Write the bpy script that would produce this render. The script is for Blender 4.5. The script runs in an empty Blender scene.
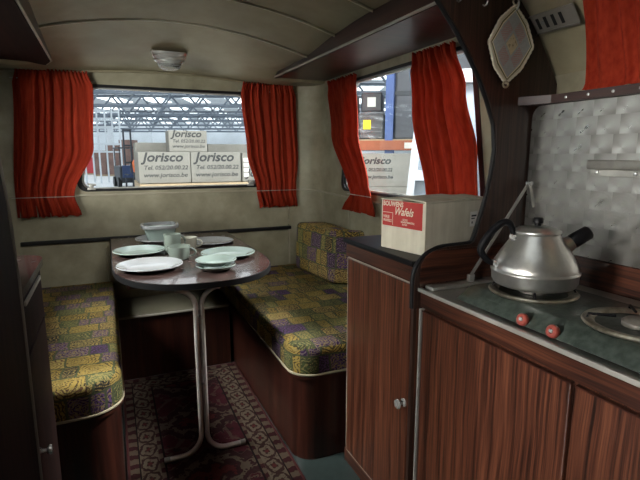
import bpy, bmesh, math, random
from mathutils import Vector, Matrix
random.seed(4)
PI = math.pi
C = bpy.context.scene.collection
SC = bpy.context.scene
H = 1.25                                     # eye height of the photograph

# ------------------------------------------------------------------ node helper
class E:
    """a scalar (or vector/colour) socket with arithmetic"""
    def __init__(s, nt, k): s.nt, s.k = nt, k
    def _m(s, op, *a):
        n = s.nt.nodes.new('ShaderNodeMath'); n.operation = op
        for i, x in enumerate((s,) + a):
            if isinstance(x, E): s.nt.links.new(x.k, n.inputs[i])
            else: n.inputs[i].default_value = x
        return E(s.nt, n.outputs[0])
    def __add__(s, o): return s._m('ADD', o)
    def __sub__(s, o): return s._m('SUBTRACT', o)
    def __mul__(s, o): return s._m('MULTIPLY', o)
    def __truediv__(s, o): return s._m('DIVIDE', o)
    def __gt__(s, o): return s._m('GREATER_THAN', o)
    def __lt__(s, o): return s._m('LESS_THAN', o)
    __radd__ = __add__; __rmul__ = __mul__
    def floor(s): return s._m('FLOOR')
    def fract(s): return s._m('FRACT')
    def abs(s): return s._m('ABSOLUTE')
    def sin(s): return s._m('SINE')
    def sqrt(s): return s._m('SQRT')
    def atan2(s, o): return s._m('ARCTAN2', o)
    def min(s, o): return s._m('MINIMUM', o)
    def max(s, o): return s._m('MAXIMUM', o)

class Mat:
    def __init__(s, name, rough=0.5, metal=0.0, color=(0.5, 0.5, 0.5), coat=0.0, spec=0.5):
        s.m = bpy.data.materials.new(name); s.m.use_nodes = True
        s.nt = s.m.node_tree
        s.b = s.nt.nodes['Principled BSDF']
        s.b.inputs['Roughness'].default_value = rough
        s.b.inputs['Metallic'].default_value = metal
        s.b.inputs['Base Color'].default_value = (*color, 1)
        s.b.inputs['Coat Weight'].default_value = coat
        s.b.inputs['Specular IOR Level'].default_value = spec
    def node(s, t): return s.nt.nodes.new(t)
    def link(s, a, b): s.nt.links.new(a.k if isinstance(a, E) else a, b)
    def uv(s):
        n = s.node('ShaderNodeUVMap'); sp = s.node('ShaderNodeSeparateXYZ')
        s.link(n.outputs[0], sp.inputs[0]); return E(s.nt, sp.outputs[0]), E(s.nt, sp.outputs[1])
    def obj(s):
        n = s.node('ShaderNodeTexCoord'); sp = s.node('ShaderNodeSeparateXYZ')
        s.link(n.outputs['Object'], sp.inputs[0]); return [E(s.nt, sp.outputs[i]) for i in range(3)]
    def vec(s, x, y, z=0.0):
        n = s.node('ShaderNodeCombineXYZ')
        for i, a in enumerate((x, y, z)):
            if isinstance(a, E): s.link(a, n.inputs[i])
            else: n.inputs[i].default_value = a
        return E(s.nt, n.outputs[0])
    def noise(s, v, scale=1.0, detail=3.0, rough=0.5):
        n = s.node('ShaderNodeTexNoise'); s.link(v, n.inputs['Vector'])
        n.inputs['Scale'].default_value = scale; n.inputs['Detail'].default_value = detail
        n.inputs['Roughness'].default_value = rough
        return E(s.nt, n.outputs['Fac'])
    def white(s, v):
        n = s.node('ShaderNodeTexWhiteNoise'); s.link(v, n.inputs['Vector']); return E(s.nt, n.outputs['Value'])
    def voro(s, v, scale, feature='F1', out='Distance'):
        n = s.node('ShaderNodeTexVoronoi'); n.feature = feature; s.link(v, n.inputs['Vector'])
        n.inputs['Scale'].default_value = scale; return E(s.nt, n.outputs[out])
    def ramp(s, f, stops, constant=False):
        n = s.node('ShaderNodeValToRGB'); r = n.color_ramp
        if constant: r.interpolation = 'CONSTANT'
        r.elements[0].position = stops[0][0]; r.elements[0].color = (*stops[0][1], 1)
        r.elements[1].position = stops[1][0]; r.elements[1].color = (*stops[1][1], 1)
        for p, c in stops[2:]:
            e = r.elements.new(p); e.color = (*c, 1)
        s.link(f, n.inputs[0]); return E(s.nt, n.outputs[0])
    def mix(s, f, a, b):
        n = s.node('ShaderNodeMix'); n.data_type = 'RGBA'
        if isinstance(f, E): s.link(f, n.inputs[0])
        else: n.inputs[0].default_value = f
        for x, i in ((a, 6), (b, 7)):
            if isinstance(x, E): s.link(x, n.inputs[i])
            else: n.inputs[i].default_value = (*x, 1)
        return E(s.nt, n.outputs[2])
    def base(s, c): s.link(c, s.b.inputs['Base Color']); return s
    def rough(s, r): s.link(r, s.b.inputs['Roughness']); return s
    def bump(s, h, strength=0.3, dist=0.01):
        n = s.node('ShaderNodeBump'); n.inputs['Strength'].default_value = strength
        n.inputs['Distance'].default_value = dist
        s.link(h, n.inputs['Height']); s.link(n.outputs[0], s.b.inputs['Normal']); return s

M = {}
def simple(key, color, rough=0.5, metal=0.0, coat=0.0, var=0.12, scale=9.0, spec=0.5):
    m = Mat(key, rough, metal, color, coat, spec); x, y, z = m.obj()
    n = m.noise(m.vec(x, y, z), scale, 4)
    lo = tuple(c * (1 - var) for c in color); hi = tuple(min(1, c * (1 + var)) for c in color)
    m.base(m.ramp(n, [(0.3, lo), (0.7, hi)]))
    M[key] = m.m; return m

def wood(key, dark, mid, light, sx=70.0, sy=1.6, rough=0.35, coat=0.25, swap=False, lo=0.40, hi=0.62):
    m = Mat(key, rough, 0, mid, coat); u, v = m.uv()
    if swap: u, v = v, u
    warp = m.noise(m.vec(u * 5.0, v * 2.5), 1.0, 2) * 0.03
    n1 = m.noise(m.vec((u + warp) * sx, v * sy), 1.0, 2, 0.5)
    n2 = m.noise(m.vec((u + warp) * sx * 3.1, v * sy * 4), 1.0, 2)
    n3 = m.noise(m.vec((u + warp) * sx * 0.22, v * sy * 0.5), 1.0, 1)
    f = n1 * 0.5 + n2 * 0.32 + n3 * 0.18
    m.base(m.ramp(f, [(lo, dark), (0.5, mid), (hi, light)]))
    m.bump(n2, 0.12, 0.002)
    M[key] = m.m; return m

wood('striped teak laminate', (0.014, 0.005, 0.003), (0.068, 0.021, 0.011), (0.145, 0.050, 0.025), 120, 1.6, 0.36, 0.12)
wood('striped teak laminate lengthwise', (0.010, 0.004, 0.003), (0.045, 0.014, 0.008), (0.10, 0.033, 0.017), 90, 1.6, 0.34, 0.12, True)
wood('black mahogany', (0.007, 0.003, 0.0025), (0.013, 0.005, 0.004), (0.022, 0.008, 0.006), 26, 1.0, 0.7, 0.0)
bpy.data.materials['black mahogany'].node_tree.nodes['Principled BSDF'].inputs['Specular IOR Level'].default_value = 0.1
wood('mahogany ply', (0.015, 0.0045, 0.003), (0.030, 0.0085, 0.0055), (0.050, 0.014, 0.008), 26, 1.0, 0.30, 0.2)
wood('mahogany ply lengthwise', (0.020, 0.008, 0.006), (0.036, 0.013, 0.009), (0.055, 0.020, 0.012), 26, 1.0, 0.42, 0.08, True)
wood('dark wenge laminate', (0.010, 0.005, 0.004), (0.028, 0.013, 0.009), (0.060, 0.030, 0.020), 120, 1.4, 0.42, 0.05)

def wallboard():
    m = Mat('mottled beige wallboard', 0.55); x, y, z = m.obj(); p = m.vec(x, y, z)
    a = m.noise(p, 7.0, 5, 0.6); b = m.noise(p, 1.6, 3)
    c = m.ramp(a, [(0.3, (0.21, 0.19, 0.125)), (0.55, (0.295, 0.27, 0.185)), (0.75, (0.37, 0.345, 0.25))])
    c = m.mix((b > 0.62) * 0.12, c, (0.20, 0.15, 0.09))
    m.base(c); M['wall'] = m.m
wallboard()
def ceilingboard():
    m = Mat('aged beige ceiling board', 0.5); x, y, z = m.obj(); p = m.vec(x, y, z)
    a = m.noise(p, 6.0, 4, 0.6); b = m.noise(m.vec(x + 3.3, y, z), 1.9, 3)
    c = m.ramp(a, [(0.3, (0.215, 0.185, 0.115)), (0.7, (0.30, 0.265, 0.175))])
    c = m.mix(m.ramp(b, [(0.52, (0, 0, 0)), (0.72, (0.45, 0.45, 0.45))]), c, (0.20, 0.13, 0.075))
    m.base(c); M['ceiling'] = m.m
ceilingboard()

def cushion_fabric():
    m = Mat('patchwork print upholstery', 0.85, spec=0.2); u0, v0 = m.uv()
    d1 = m.noise(m.vec(u0, v0), 14.0, 2); d2 = m.noise(m.vec(v0, u0, 3.0), 14.0, 2)
    u = u0 + (d1 - 0.5) * 0.022; v = v0 + (d2 - 0.5) * 0.022
    row = (v / 0.092).floor()
    uo = u + m.white(m.vec(row, 3.7)) * 0.37
    col = (uo / 0.118).floor()
    lu = (uo / 0.118).fract() - 0.5; lv = (v / 0.092).fract() - 0.5
    # some patches are split in two
    sp = m.white(m.vec(col, row, 5.0)) > 0.55
    half = (lu > 0.08) * sp
    r = m.white(m.vec(col, row, half)); r2 = m.white(m.vec(col, half, row + 9.0))
    ground = m.ramp(r, [(0.0, (0.36, 0.24, 0.05)), (0.25, (0.045, 0.016, 0.075)), (0.42, (0.075, 0.095, 0.035)),
                        (0.58, (0.40, 0.29, 0.09)), (0.74, (0.018, 0.016, 0.018)), (0.88, (0.12, 0.055, 0.16))], True)
    ink = m.ramp(r, [(0.0, (0.035, 0.022, 0.012)), (0.25, (0.20, 0.14, 0.17)), (0.42, (0.26, 0.22, 0.08)),
                     (0.58, (0.09, 0.03, 0.02)), (0.74, (0.36, 0.25, 0.08)), (0.88, (0.02, 0.014, 0.03))], True)
    n = m.noise(m.vec(u0, v0), 30.0, 2); n2 = m.noise(m.vec(v0 + 7.0, u0), 62.0, 2)
    cx = lu - half * 0.28 + 0.12
    ang = (lv.atan2(cx) * 6.0 + r2 * 6.0).sin()
    rad = (cx * cx + lv * lv).sqrt()
    motif = (rad * 52.0 + n * 15.0 + ang * 1.6).sin() > 0.30
    scrib = ((n2 - 0.5).abs() < 0.030)
    c = m.mix(motif * 0.9, ground, ink)
    c = m.mix(scrib * 0.8, c, m.mix(r2 > 0.5, (0.03, 0.024, 0.016), (0.34, 0.25, 0.08)))
    edge = ((lu.abs() > 0.465).max(lv.abs() > 0.46)).max(((lu - 0.08).abs() < 0.03) * sp)
    c = m.mix(edge * 0.9, c, (0.06, 0.075, 0.035))
    blot = m.noise(m.vec(u0, v0, 4.0), 11.0, 3)
    c = m.mix(blot * 0.45, c, (0.03, 0.03, 0.018))
    m.base(c); m.bump(m.noise(m.vec(u0, v0), 400.0, 1), 0.2, 0.002)
    M['fabric'] = m.m
cushion_fabric()

def rug_mat(hw, hl):
    m = Mat('oriental wool rug pile', 0.95, spec=0.1); x, y, z = m.obj()
    n = m.noise(m.vec(x, y), 30.0, 3)
    ax, ay = x.abs(), y.abs()
    dx = ax * -1.0 + hw; dy = ay * -1.0 + hl
    d = dx.min(dy)
    onlong = dx < dy
    t = (onlong * y) + ((onlong * -1.0 + 1.0) * x)
    # field
    k = (y / 0.42).fract() - 0.5
    dia = ax * 3.3 + k.abs() * 2.1 + (n - 0.5) * 0.75 + (ax * 60.0).sin() * 0.08
    ring = (dia * 14.0).sin() > 0.35
    inside = dia < 0.95
    vo = m.voro(m.vec(x, y), 15.0); small = (vo < 0.26) * (n > 0.42)
    vo2 = m.voro(m.vec(x + 5.0, y), 8.0, 'DISTANCE_TO_EDGE')
    vine = (vo2 < 0.06) * (n > 0.5)
    field = m.ramp(m.noise(m.vec(x, y), 12.0, 3), [(0.3, (0.0279, 0.0056, 0.0082)), (0.7, (0.0484, 0.0104, 0.0142))])
    field = m.mix(small, field, (0.0186, 0.0082, 0.0082))
    field = m.mix(vine * 0.7, field, (0.0632, 0.0446, 0.0334))
    field = m.mix(inside * 0.85, field, (0.0205, 0.0082, 0.0090))
    field = m.mix(inside * ring * (n > 0.40), field, (0.0706, 0.0521, 0.0372))
    field = m.mix((dia < 0.28) * 0.9, field, (0.0632, 0.0111, 0.0111))
    # border
    n4 = m.noise(m.vec(x, y), 75.0, 3)
    lt = (t / 0.105).fract() - 0.5; ld = (d - 0.086) / 0.072
    rr = (lt * lt * 1.4 + ld * ld * 1.3).sqrt() + (n - 0.5) * 0.30 + (n4 - 0.5) * 0.20
    flower = (rr * 15.0 + (ld.atan2(lt) * 4.0).sin() * 0.9).sin() > 0.15
    bord = m.mix(flower * (rr < 0.60), (0.0856, 0.0651, 0.0465), (0.0242, 0.0104, 0.0097))
    bord = m.mix((rr < 0.13), bord, (0.0521, 0.0111, 0.0111))
    bord = m.mix((n4 > 0.60) * 0.7, bord, (0.0316, 0.0167, 0.0130))
    outer = m.mix((((t * 95.0).sin() + (n4 - 0.5) * 3.0) > 0.1), (0.0670, 0.0484, 0.0334), (0.0261, 0.0067, 0.0082))
    c = m.mix(d < 0.148, field, (0.0074, 0.0045, 0.0045))
    c = m.mix(d < 0.140, c, outer)
    c = m.mix(d < 0.124, c, bord)
    c = m.mix(d < 0.050, c, (0.0093, 0.0052, 0.0052))
    c = m.mix(d < 0.044, c, outer)
    c = m.mix(d < 0.010, c, (0.0558, 0.0186, 0.0186))
    m.base(c); m.bump(n, 0.5, 0.004); M['rug'] = m.m

def swirl_steel():
    m = Mat('engine turned stainless sheet', 0.34, 1.0); u, v = m.uv()
    row = (v / 0.050).floor(); uo = u + (row * 0.5).fract() * 0.03
    a = (uo / 0.064).fract() - 0.5; b = (v / 0.050).fract() - 0.5
    n = m.noise(m.vec(u, v), 9.0, 4)
    rad = ((a - 0.1) * (a - 0.1) + (b + 0.2) * (b + 0.2)).sqrt()
    ang = ((b + 0.2).atan2(a - 0.1) * 2.0).sin()
    f = rad * 0.65 + ang * 0.26 + (n - 0.5) * 0.9 + 0.12
    m.base(m.ramp(f, [(0.05, (0.40, 0.39, 0.36)), (0.5, (0.30, 0.29, 0.27)), (0.85, (0.20, 0.195, 0.18))]))
    m.rough(f * 0.25 + 0.3)
    m.bump(rad + (rad * 40.0).sin() * 0.035 + n * 0.5, 0.26, 0.004); M['swirl'] = m.m
swirl_steel()

def worn_metal(key, c1, c2, rough, scale=14.0, metal=1.0):
    m = Mat(key, rough, 1.0); x, y, z = m.obj(); n = m.noise(m.vec(x, y, z), scale, 5, 0.65)
    m.base(m.ramp(n, [(0.35, c1), (0.65, c2)])); m.rough(n * 0.12 + (rough - 0.06)); m.b.inputs['Metallic'].default_value = metal; M[key] = m.m
worn_metal('kettle aluminium', (0.50, 0.50, 0.475), (0.70, 0.70, 0.665), 0.30, 14.0, 0.92)
worn_metal('chrome', (0.72, 0.72, 0.70), (0.82, 0.82, 0.80), 0.18, 14.0, 0.7)
worn_metal('aluminium trim', (0.38, 0.37, 0.34), (0.52, 0.51, 0.47), 0.40, 14.0, 0.6)
worn_metal('steel tray', (0.45, 0.44, 0.40), (0.62, 0.61, 0.56), 0.33, 6.0, 0.8)
worn_metal('burner steel', (0.20, 0.17, 0.12), (0.48, 0.45, 0.37), 0.36, 26.0, 0.85)
worn_metal('worn rail', (0.30, 0.29, 0.26), (0.42, 0.41, 0.37), 0.42, 20.0, 0.8)
worn_metal('leg tube', (0.46, 0.41, 0.38), (0.60, 0.55, 0.51), 0.42, 14.0, 0.5)

def enamel():
    m = Mat('green hammered enamel', 0.38, 0.0, coat=0.2); x, y, z = m.obj(); p = m.vec(x, y, z)
    n = m.noise(p, 60.0, 3); w = m.noise(p, 8.0, 4)
    c = m.ramp(n, [(0.35, (0.022, 0.031, 0.026)), (0.65, (0.058, 0.074, 0.062))])
    c = m.mix(m.ramp(w, [(0.58, (0, 0, 0)), (0.72, (0.6, 0.6, 0.6))]), c, (0.075, 0.045, 0.022))
    m.base(c); m.bump(n, 0.5, 0.003); M['enamel'] = m.m
enamel()

def tabletop():
    m = Mat('brown marbled laminate', 0.24, 0, coat=0.3); x, y, z = m.obj()
    a = m.noise(m.vec(x, y), 7.0, 5, 0.65); b = m.noise(m.vec(x + 9.0, y), 22.0, 3)
    c = m.ramp(a * 0.7 + b * 0.3, [(0.35, (0.022, 0.013, 0.011)), (0.52, (0.048, 0.029, 0.026)), (0.7, (0.10, 0.064, 0.058))])
    m.base(c); m.rough(b * 0.2 + 0.14); M['laminate'] = m.m
tabletop()

def curtain_mat():
    m = Mat('red orange curtain cotton', 0.9, spec=0.15); u, v = m.uv()
    w = (u * 2600.0).sin() * 0.5 + (v * 2600.0).sin() * 0.5
    n = m.noise(m.vec(u * 60.0, v * 14.0), 1.0, 3)
    c = m.ramp(n, [(0.3, (0.27, 0.022, 0.010)), (0.7, (0.40, 0.044, 0.017))])
    m.base(c); m.bump(w, 0.1, 0.001)
    tr = m.node('ShaderNodeBsdfTranslucent'); m.link(c, tr.inputs[0])
    mx = m.node('ShaderNodeMixShader'); mx.inputs[0].default_value = 0.30
    out = m.nt.nodes['Material Output']
    m.link(m.b.outputs[0], mx.inputs[1]); m.link(tr.outputs[0], mx.inputs[2]); m.link(mx.outputs[0], out.inputs[0])
    M['curtain'] = m.m
curtain_mat()

def glass():
    m = Mat('window glass', 0.05); out = m.nt.nodes['Material Output']
    t = m.node('ShaderNodeBsdfTransparent'); t.inputs[0].default_value = (0.95, 0.97, 0.97, 1)
    g = m.node('ShaderNodeBsdfGlossy'); g.inputs['Roughness'].default_value = 0.03
    mx = m.node('ShaderNodeMixShader'); mx.inputs[0].default_value = 0.025
    m.link(t.outputs[0], mx.inputs[1]); m.link(g.outputs[0], mx.inputs[2])
    m.link(mx.outputs[0], out.inputs[0]); M['glass'] = m.m
glass()
def wrapmat():
    m = Mat('clear stretch wrap', 0.15, color=(0.9, 0.92, 0.95)); x, y, z = m.obj()
    n = m.noise(m.vec(x * 2.0, y * 2.0, z * 9.0), 2.5, 4)
    m.link(m.ramp(n, [(0.45, (0.03, 0.03, 0.03)), (0.72, (0.40, 0.40, 0.40))]), m.b.inputs['Alpha'])
    m.bump(n, 0.6, 0.05); M['wrap'] = m.m
wrapmat()
def lamp_glass():
    m = Mat('ribbed lamp glass', 0.12, color=(0.75, 0.75, 0.73)); x, y, z = m.obj()
    m.b.inputs['Transmission Weight'].default_value = 0.75
    m.bump(((x * x + y * y).sqrt() * 500.0).sin(), 0.4, 0.003); M['lamp_glass'] = m.m
lamp_glass()
def emit(key, col, strength):
    m = Mat(key, 0.5, color=(0.8, 0.8, 0.8))
    m.b.inputs['Emission Color'].default_value = (*col, 1); m.b.inputs['Emission Strength'].default_value = strength
    M[key] = m.m
emit('daylit roof light sheet', (0.92, 0.97, 1.0), 3.2)

def pot_cloth():
    m = Mat('knitted cotton', 0.95, spec=0.1); u, v = m.uv()      # uv: centre 0,0, diamond axes along u and v
    n = m.noise(m.vec(u, v), 90.0, 2)
    au, av = u.abs(), v.abs()
    dia = au + av
    c = m.mix(n, (0.40, 0.44, 0.44), (0.54, 0.56, 0.54))
    pink = ((au < 0.022) * (av > 0.026) * (av < 0.058)).max((av < 0.022) * (au > 0.026) * (au < 0.058))
    chk = ((u * 900.0).sin() * (v * 900.0).sin() > -0.3)
    c = m.mix(pink * chk * 0.55, c, (0.55, 0.22, 0.18))
    c = m.mix(((u * 620.0).sin() * (v * 620.0).sin() > 0.45) * 0.5, c, (0.45, 0.45, 0.42))
    c = m.mix(au.max(av) < 0.019, c, (0.70, 0.62, 0.40))
    c = m.mix((au.max(av) < 0.016) * (n > 0.58) * 0.6, c, (0.25, 0.20, 0.13))
    e = au.max(av)
    c = m.mix(e > 0.063, c, (0.82, 0.76, 0.56))
    c = m.mix((e > 0.067) * (e < 0.071), c, (0.16, 0.16, 0.06))
    c = m.mix(e > 0.071, c, (0.70, 0.66, 0.50))
    m.base(c); m.bump((u * 1500.0).sin() * (v * 1500.0).sin() + n, 0.5, 0.002); M['pot'] = m.m
pot_cloth()

def corrugated():
    m = Mat('white corrugated board', 0.8, spec=0.2); u, v = m.uv()
    n = m.noise(m.vec(u * 30.0, v * 2.0), 1.0, 3); n2 = m.noise(m.vec(u, v), 16.0, 4)
    c = m.ramp(n * 0.6 + n2 * 0.4, [(0.35, (0.50, 0.46, 0.355)), (0.6, (0.64, 0.60, 0.48))])
    m.base(c); m.bump((u * 700.0).sin(), 0.12, 0.002); M['white board'] = m.m
corrugated()

simple('black rubber', (0.007, 0.007, 0.008), 0.45, spec=0.3)
simple('black plastic', (0.005, 0.005, 0.006), 0.45, spec=0.15)
simple('white plastic trim', (0.38, 0.355, 0.30), 0.45)
simple('shaded beige board', (0.12, 0.11, 0.075), 0.6)  # lid board under the table, its shade put into the colour
simple('cream bead', (0.60, 0.56, 0.44), 0.45)
simple('beige bead', (0.33, 0.30, 0.22), 0.45)
simple('mint melamine', (0.25, 0.31, 0.285), 0.16, coat=0.3, var=0.05)
simple('white melamine', (0.29, 0.30, 0.31), 0.16, coat=0.3, var=0.05)
simple('sage melamine', (0.19, 0.225, 0.195), 0.25, coat=0.2, var=0.06)
simple('cream melamine', (0.42, 0.41, 0.34), 0.25, coat=0.2, var=0.06)
simple('red bakelite', (0.27, 0.055, 0.04), 0.35)
simple('lino', (0.032, 0.044, 0.042), 0.3, var=0.2, scale=20)
simple('piping', (0.40, 0.34, 0.23), 0.7)
simple('grey vent metal', (0.22, 0.205, 0.18), 0.4, 0.4)
simple('dark slot', (0.004, 0.004, 0.004), 0.8)
simple('cardboard', (0.205, 0.20, 0.18), 0.85, var=0.08, spec=0.2)
simple('carton ink', (0.028, 0.030, 0.032), 0.8)
simple('paper label', (0.68, 0.67, 0.62), 0.8)
simple('label red', (0.42, 0.035, 0.03), 0.7, var=0.06)
simple('label cream', (0.66, 0.56, 0.44), 0.8)
simple('concrete', (0.62, 0.63, 0.64), 0.6, var=0.08, scale=0.6)
simple('hall sheeting', (0.66, 0.70, 0.74), 0.6, var=0.15, scale=0.3)
simple('hall steel', (0.17, 0.20, 0.24), 0.5, var=0.1, scale=2)
simple('pale steel', (0.62, 0.66, 0.70), 0.5, var=0.1, scale=2)
simple('hall dark wall', (0.10, 0.105, 0.12), 0.7, var=0.3, scale=0.8)
simple('truck blue', (0.025, 0.05, 0.13), 0.4)
simple('truck dark', (0.03, 0.035, 0.045), 0.5)
simple('signal orange', (0.75, 0.18, 0.06), 0.6)
simple('rack orange', (0.32, 0.085, 0.03), 0.5)
simple('rack blue', (0.06, 0.11, 0.30), 0.5)
simple('red paint', (0.55, 0.05, 0.06), 0.5)
simple('wrapped black', (0.030, 0.032, 0.038), 0.3, var=0.4, scale=6)
simple('label yellow', (0.75, 0.62, 0.03), 0.6)
simple('white lacquer', (0.36, 0.38, 0.41), 0.4, var=0.04)
simple('raw plywood', (0.38, 0.29, 0.18), 0.7)
simple('brown goods', (0.20, 0.12, 0.10), 0.7, var=0.3, scale=1.2)
simple('cream wool', (0.78, 0.73, 0.57), 0.9)
simple('skin', (0.45, 0.27, 0.20), 0.6)

# ------------------------------------------------------------------ mesh helpers
def box_uv(me):
    uvl = me.uv_layers.new(name='UVMap')
    for p in me.polygons:
        n = p.normal; ax = max(range(3), key=lambda i: abs(n[i]))
        for li in p.loop_indices:
            c = me.vertices[me.loops[li].vertex_index].co
            uvl.data[li].uv = (c.y, c.z) if ax == 0 else (c.x, c.z) if ax == 1 else (c.x, c.y)

def obj(name, bm, mat, parent=None, smooth=None, uv=True):
    bmesh.ops.recalc_face_normals(bm, faces=bm.faces[:]) if mat != 'glass' else None
    me = bpy.data.meshes.new(name); bm.to_mesh(me); bm.free()
    if uv and not me.uv_layers: box_uv(me)
    me.materials.append(M[mat] if isinstance(mat, str) else mat)
    if smooth is not None:
        for p in me.polygons: p.use_smooth = True
        if smooth < 179: me.set_sharp_from_angle(angle=math.radians(smooth))
    o = bpy.data.objects.new(name, me); C.objects.link(o)
    if parent: o.parent = parent
    return o
def tag(o, label, cat, group=None):
    o['label'] = label; o['category'] = cat
    if group: o['group'] = group
    return o
def thing(name, label, cat, loc=(0, 0, 0), rz=0.0, group=None):
    o = bpy.data.objects.new(name, None); o.empty_display_size = 0.05; C.objects.link(o)
    o.location = loc; o.rotation_euler = (0, 0, rz)
    return tag(o, label, cat, group)
def struct(name, bm, mat, parent=None, smooth=None):
    o = obj(name, bm, mat, parent, smooth)
    if not parent: o['kind'] = 'structure'
    return o
def dup(o, loc=None, parent=None, label=None):
    r = o.copy(); C.objects.link(r)
    if parent: r.parent = parent
    if loc is not None: r.location = loc
    if label: r['label'] = label
    for ch in [x for x in C.objects if x.parent == o]: dup(ch, None, r)
    return r
B = bmesh.new
def box(bm, lo, hi, r=0.0, seg=2):
    lo, hi = Vector(lo), Vector(hi)
    g = bmesh.ops.create_cube(bm, size=1.0)
    for v in g['verts']: v.co = Vector((lo[i] + (v.co[i] + 0.5) * (hi[i] - lo[i]) for i in range(3)))
    if r > 0:
        es = list({e for v in g['verts'] for e in v.link_edges})
        bmesh.ops.bevel(bm, geom=es, offset=r, segments=seg, affect='EDGES', profile=0.5)
    return bm
def tube(bm, pts, r, n=10, closed=False, rs=None):
    pts = [Vector(p) for p in pts]; N = len(pts); rings = []
    t0 = (pts[1] - pts[0]).normalized()
    ref = Vector((0, 0, 1)) if abs(t0.z) < 0.9 else Vector((1, 0, 0))
    nrm = t0.cross(ref).normalized()
    for i, p in enumerate(pts):
        if closed: t = (pts[(i + 1) % N] - pts[i - 1]).normalized()
        else: t = (pts[min(i + 1, N - 1)] - pts[max(i - 1, 0)]).normalized()
        nrm = (nrm - t * nrm.dot(t)).normalized(); bi = t.cross(nrm)
        rr = rs[i] if rs else r
        rings.append([bm.verts.new(p + (nrm * math.cos(2 * PI * k / n) + bi * math.sin(2 * PI * k / n)) * rr) for k in range(n)])
    for i in range(N if closed else N - 1):
        a, b = rings[i], rings[(i + 1) % N]
        for k in range(n): bm.faces.new((a[k], a[(k + 1) % n], b[(k + 1) % n], b[k]))
    if not closed: bm.faces.new(rings[0][::-1]); bm.faces.new(rings[-1])
    return bm
def lathe(bm, prof, n=48, loc=(0, 0, 0), sx=1.0, sy=1.0):
    loc = Vector(loc); rings = []
    for r, z in prof:
        if r < 1e-5: rings.append([bm.verts.new(loc + Vector((0, 0, z)))])
        else: rings.append([bm.verts.new(loc + Vector((sx * r * math.cos(2 * PI * k / n), sy * r * math.sin(2 * PI * k / n), z))) for k in range(n)])
    for a, b in zip(rings, rings[1:]):
        for k in range(n):
            q = [a[k % len(a)], a[(k + 1) % len(a)], b[(k + 1) % len(b)], b[k % len(b)]]
            q2 = []
            for v in q:
                if v not in q2: q2.append(v)
            if len(q2) > 2: bm.faces.new(q2)
    return bm
def prism(bm, outline, f, d0, d1):
    """outline of 2-D points; f(a,b,d) -> 3-D point; extruded from d0 to d1"""
    a = [bm.verts.new(f(p[0], p[1], d0)) for p in outline]; b = [bm.verts.new(f(p[0], p[1], d1)) for p in outline]
    bm.faces.new(a[::-1]); bm.faces.new(b); n = len(a)
    for i in range(n): bm.faces.new((a[i], a[(i + 1) % n], b[(i + 1) % n], b[i]))
    return bm
def holed(bm, outer, holes, f, d0, d1):
    """flat plate with holes, of thickness d0..d1"""
    loops = [outer] + holes; tops = []
    for d in (d0, d1):
        edges = []; vs = []
        for L in loops:
            v = [bm.verts.new(f(p[0], p[1], d)) for p in L]; vs.append(v)
            edges += [bm.edges.new((v[i], v[(i + 1) % len(v)])) for i in range(len(v))]
        bmesh.ops.triangle_fill(bm, edges=edges, use_beauty=True, use_dissolve=False); tops.append(vs)
    for va, vb in zip(*tops):
        n = len(va)
        for i in range(n): bm.faces.new((va[i], va[(i + 1) % n], vb[(i + 1) % n], vb[i]))
    return bm
def rounded(poly, r, seg=6):
    """polygon with every corner rounded by r (number or list)"""
    out = []; n = len(poly)
    for i, p in enumerate(poly):
        rr = r[i] if isinstance(r, (list, tuple)) else r
        p = Vector(p); a = Vector(poly[i - 1]) - p; b = Vector(poly[(i + 1) % n]) - p
        if rr < 1e-5: out.append(tuple(p)); continue
        a.normalize(); b.normalize(); ang = a.angle(b); L = rr / math.tan(ang / 2)
        p0, p1 = p + a * L, p + b * L
        c = p + (a + b).normalized() * (rr / math.sin(ang / 2))
        v0, v1 = p0 - c, p1 - c; a0 = math.atan2(v0.y, v0.x); da = math.atan2(v1.y, v1.x) - a0
        while da > PI: da -= 2 * PI
        while da < -PI: da += 2 * PI
        for k in range(seg + 1): out.append((c.x + rr * math.cos(a0 + da * k / seg), c.y + rr * math.sin(a0 + da * k / seg)))
    return out
def offset_poly(poly, d):
    """crude inward offset towards centroid"""
    cx = sum(p[0] for p in poly) / len(poly); cy = sum(p[1] for p in poly) / len(poly)
    out = []
    for x, y in poly:
        l = math.hypot(x - cx, y - cy); out.append((x - (x - cx) / l * d, y - (y - cy) / l * d))
    return out
FY = lambda a, b, d: Vector((a, d, b))       # plane facing y
FX = lambda a, b, d: Vector((d, a, b))       # plane facing x, a = y
FZ = lambda a, b, d: Vector((a, b, d))
def text(name, body, size, mat, origin, right, up, parent=None, shear=0.0, bold=0.0, width=1.0):
    cu = bpy.data.curves.new(name, 'FONT'); cu.body = body; cu.size = size; cu.shear = shear
    cu.offset = bold; cu.extrude = 0.0; cu.space_word = 0.75; cu.resolution_u = 3
    t = bpy.data.objects.new(name, cu); C.objects.link(t)
    dg = bpy.context.evaluated_depsgraph_get()
    me = bpy.data.meshes.new_from_object(t.evaluated_get(dg))
    bpy.data.objects.remove(t)
    right, up = Vector(right).normalized(), Vector(up).normalized(); nr = right.cross(up)
    for v in me.vertices: v.co = Vector(origin) + right * v.co.x * width + up * v.co.y + nr * 0.0006
    me.materials.clear(); me.materials.append(M[mat])
    if not me.uv_layers: box_uv(me)
    me.name = name
    o = bpy.data.objects.new(name, me); C.objects.link(o)
    if parent: o.parent = parent
    return o

# ------------------------------------------------------------------ camera
cam = bpy.data.cameras.new('camera'); cam.sensor_width = 36; cam.lens = 27.0; cam.clip_start = 0.01; cam.clip_end = 300
co = bpy.data.objects.new('camera', cam); C.objects.link(co)
co.location = (0, 0, H); co.rotation_euler = (math.radians(90 - 10.042), 0, math.radians(-23.80)); SC.camera = co

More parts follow.
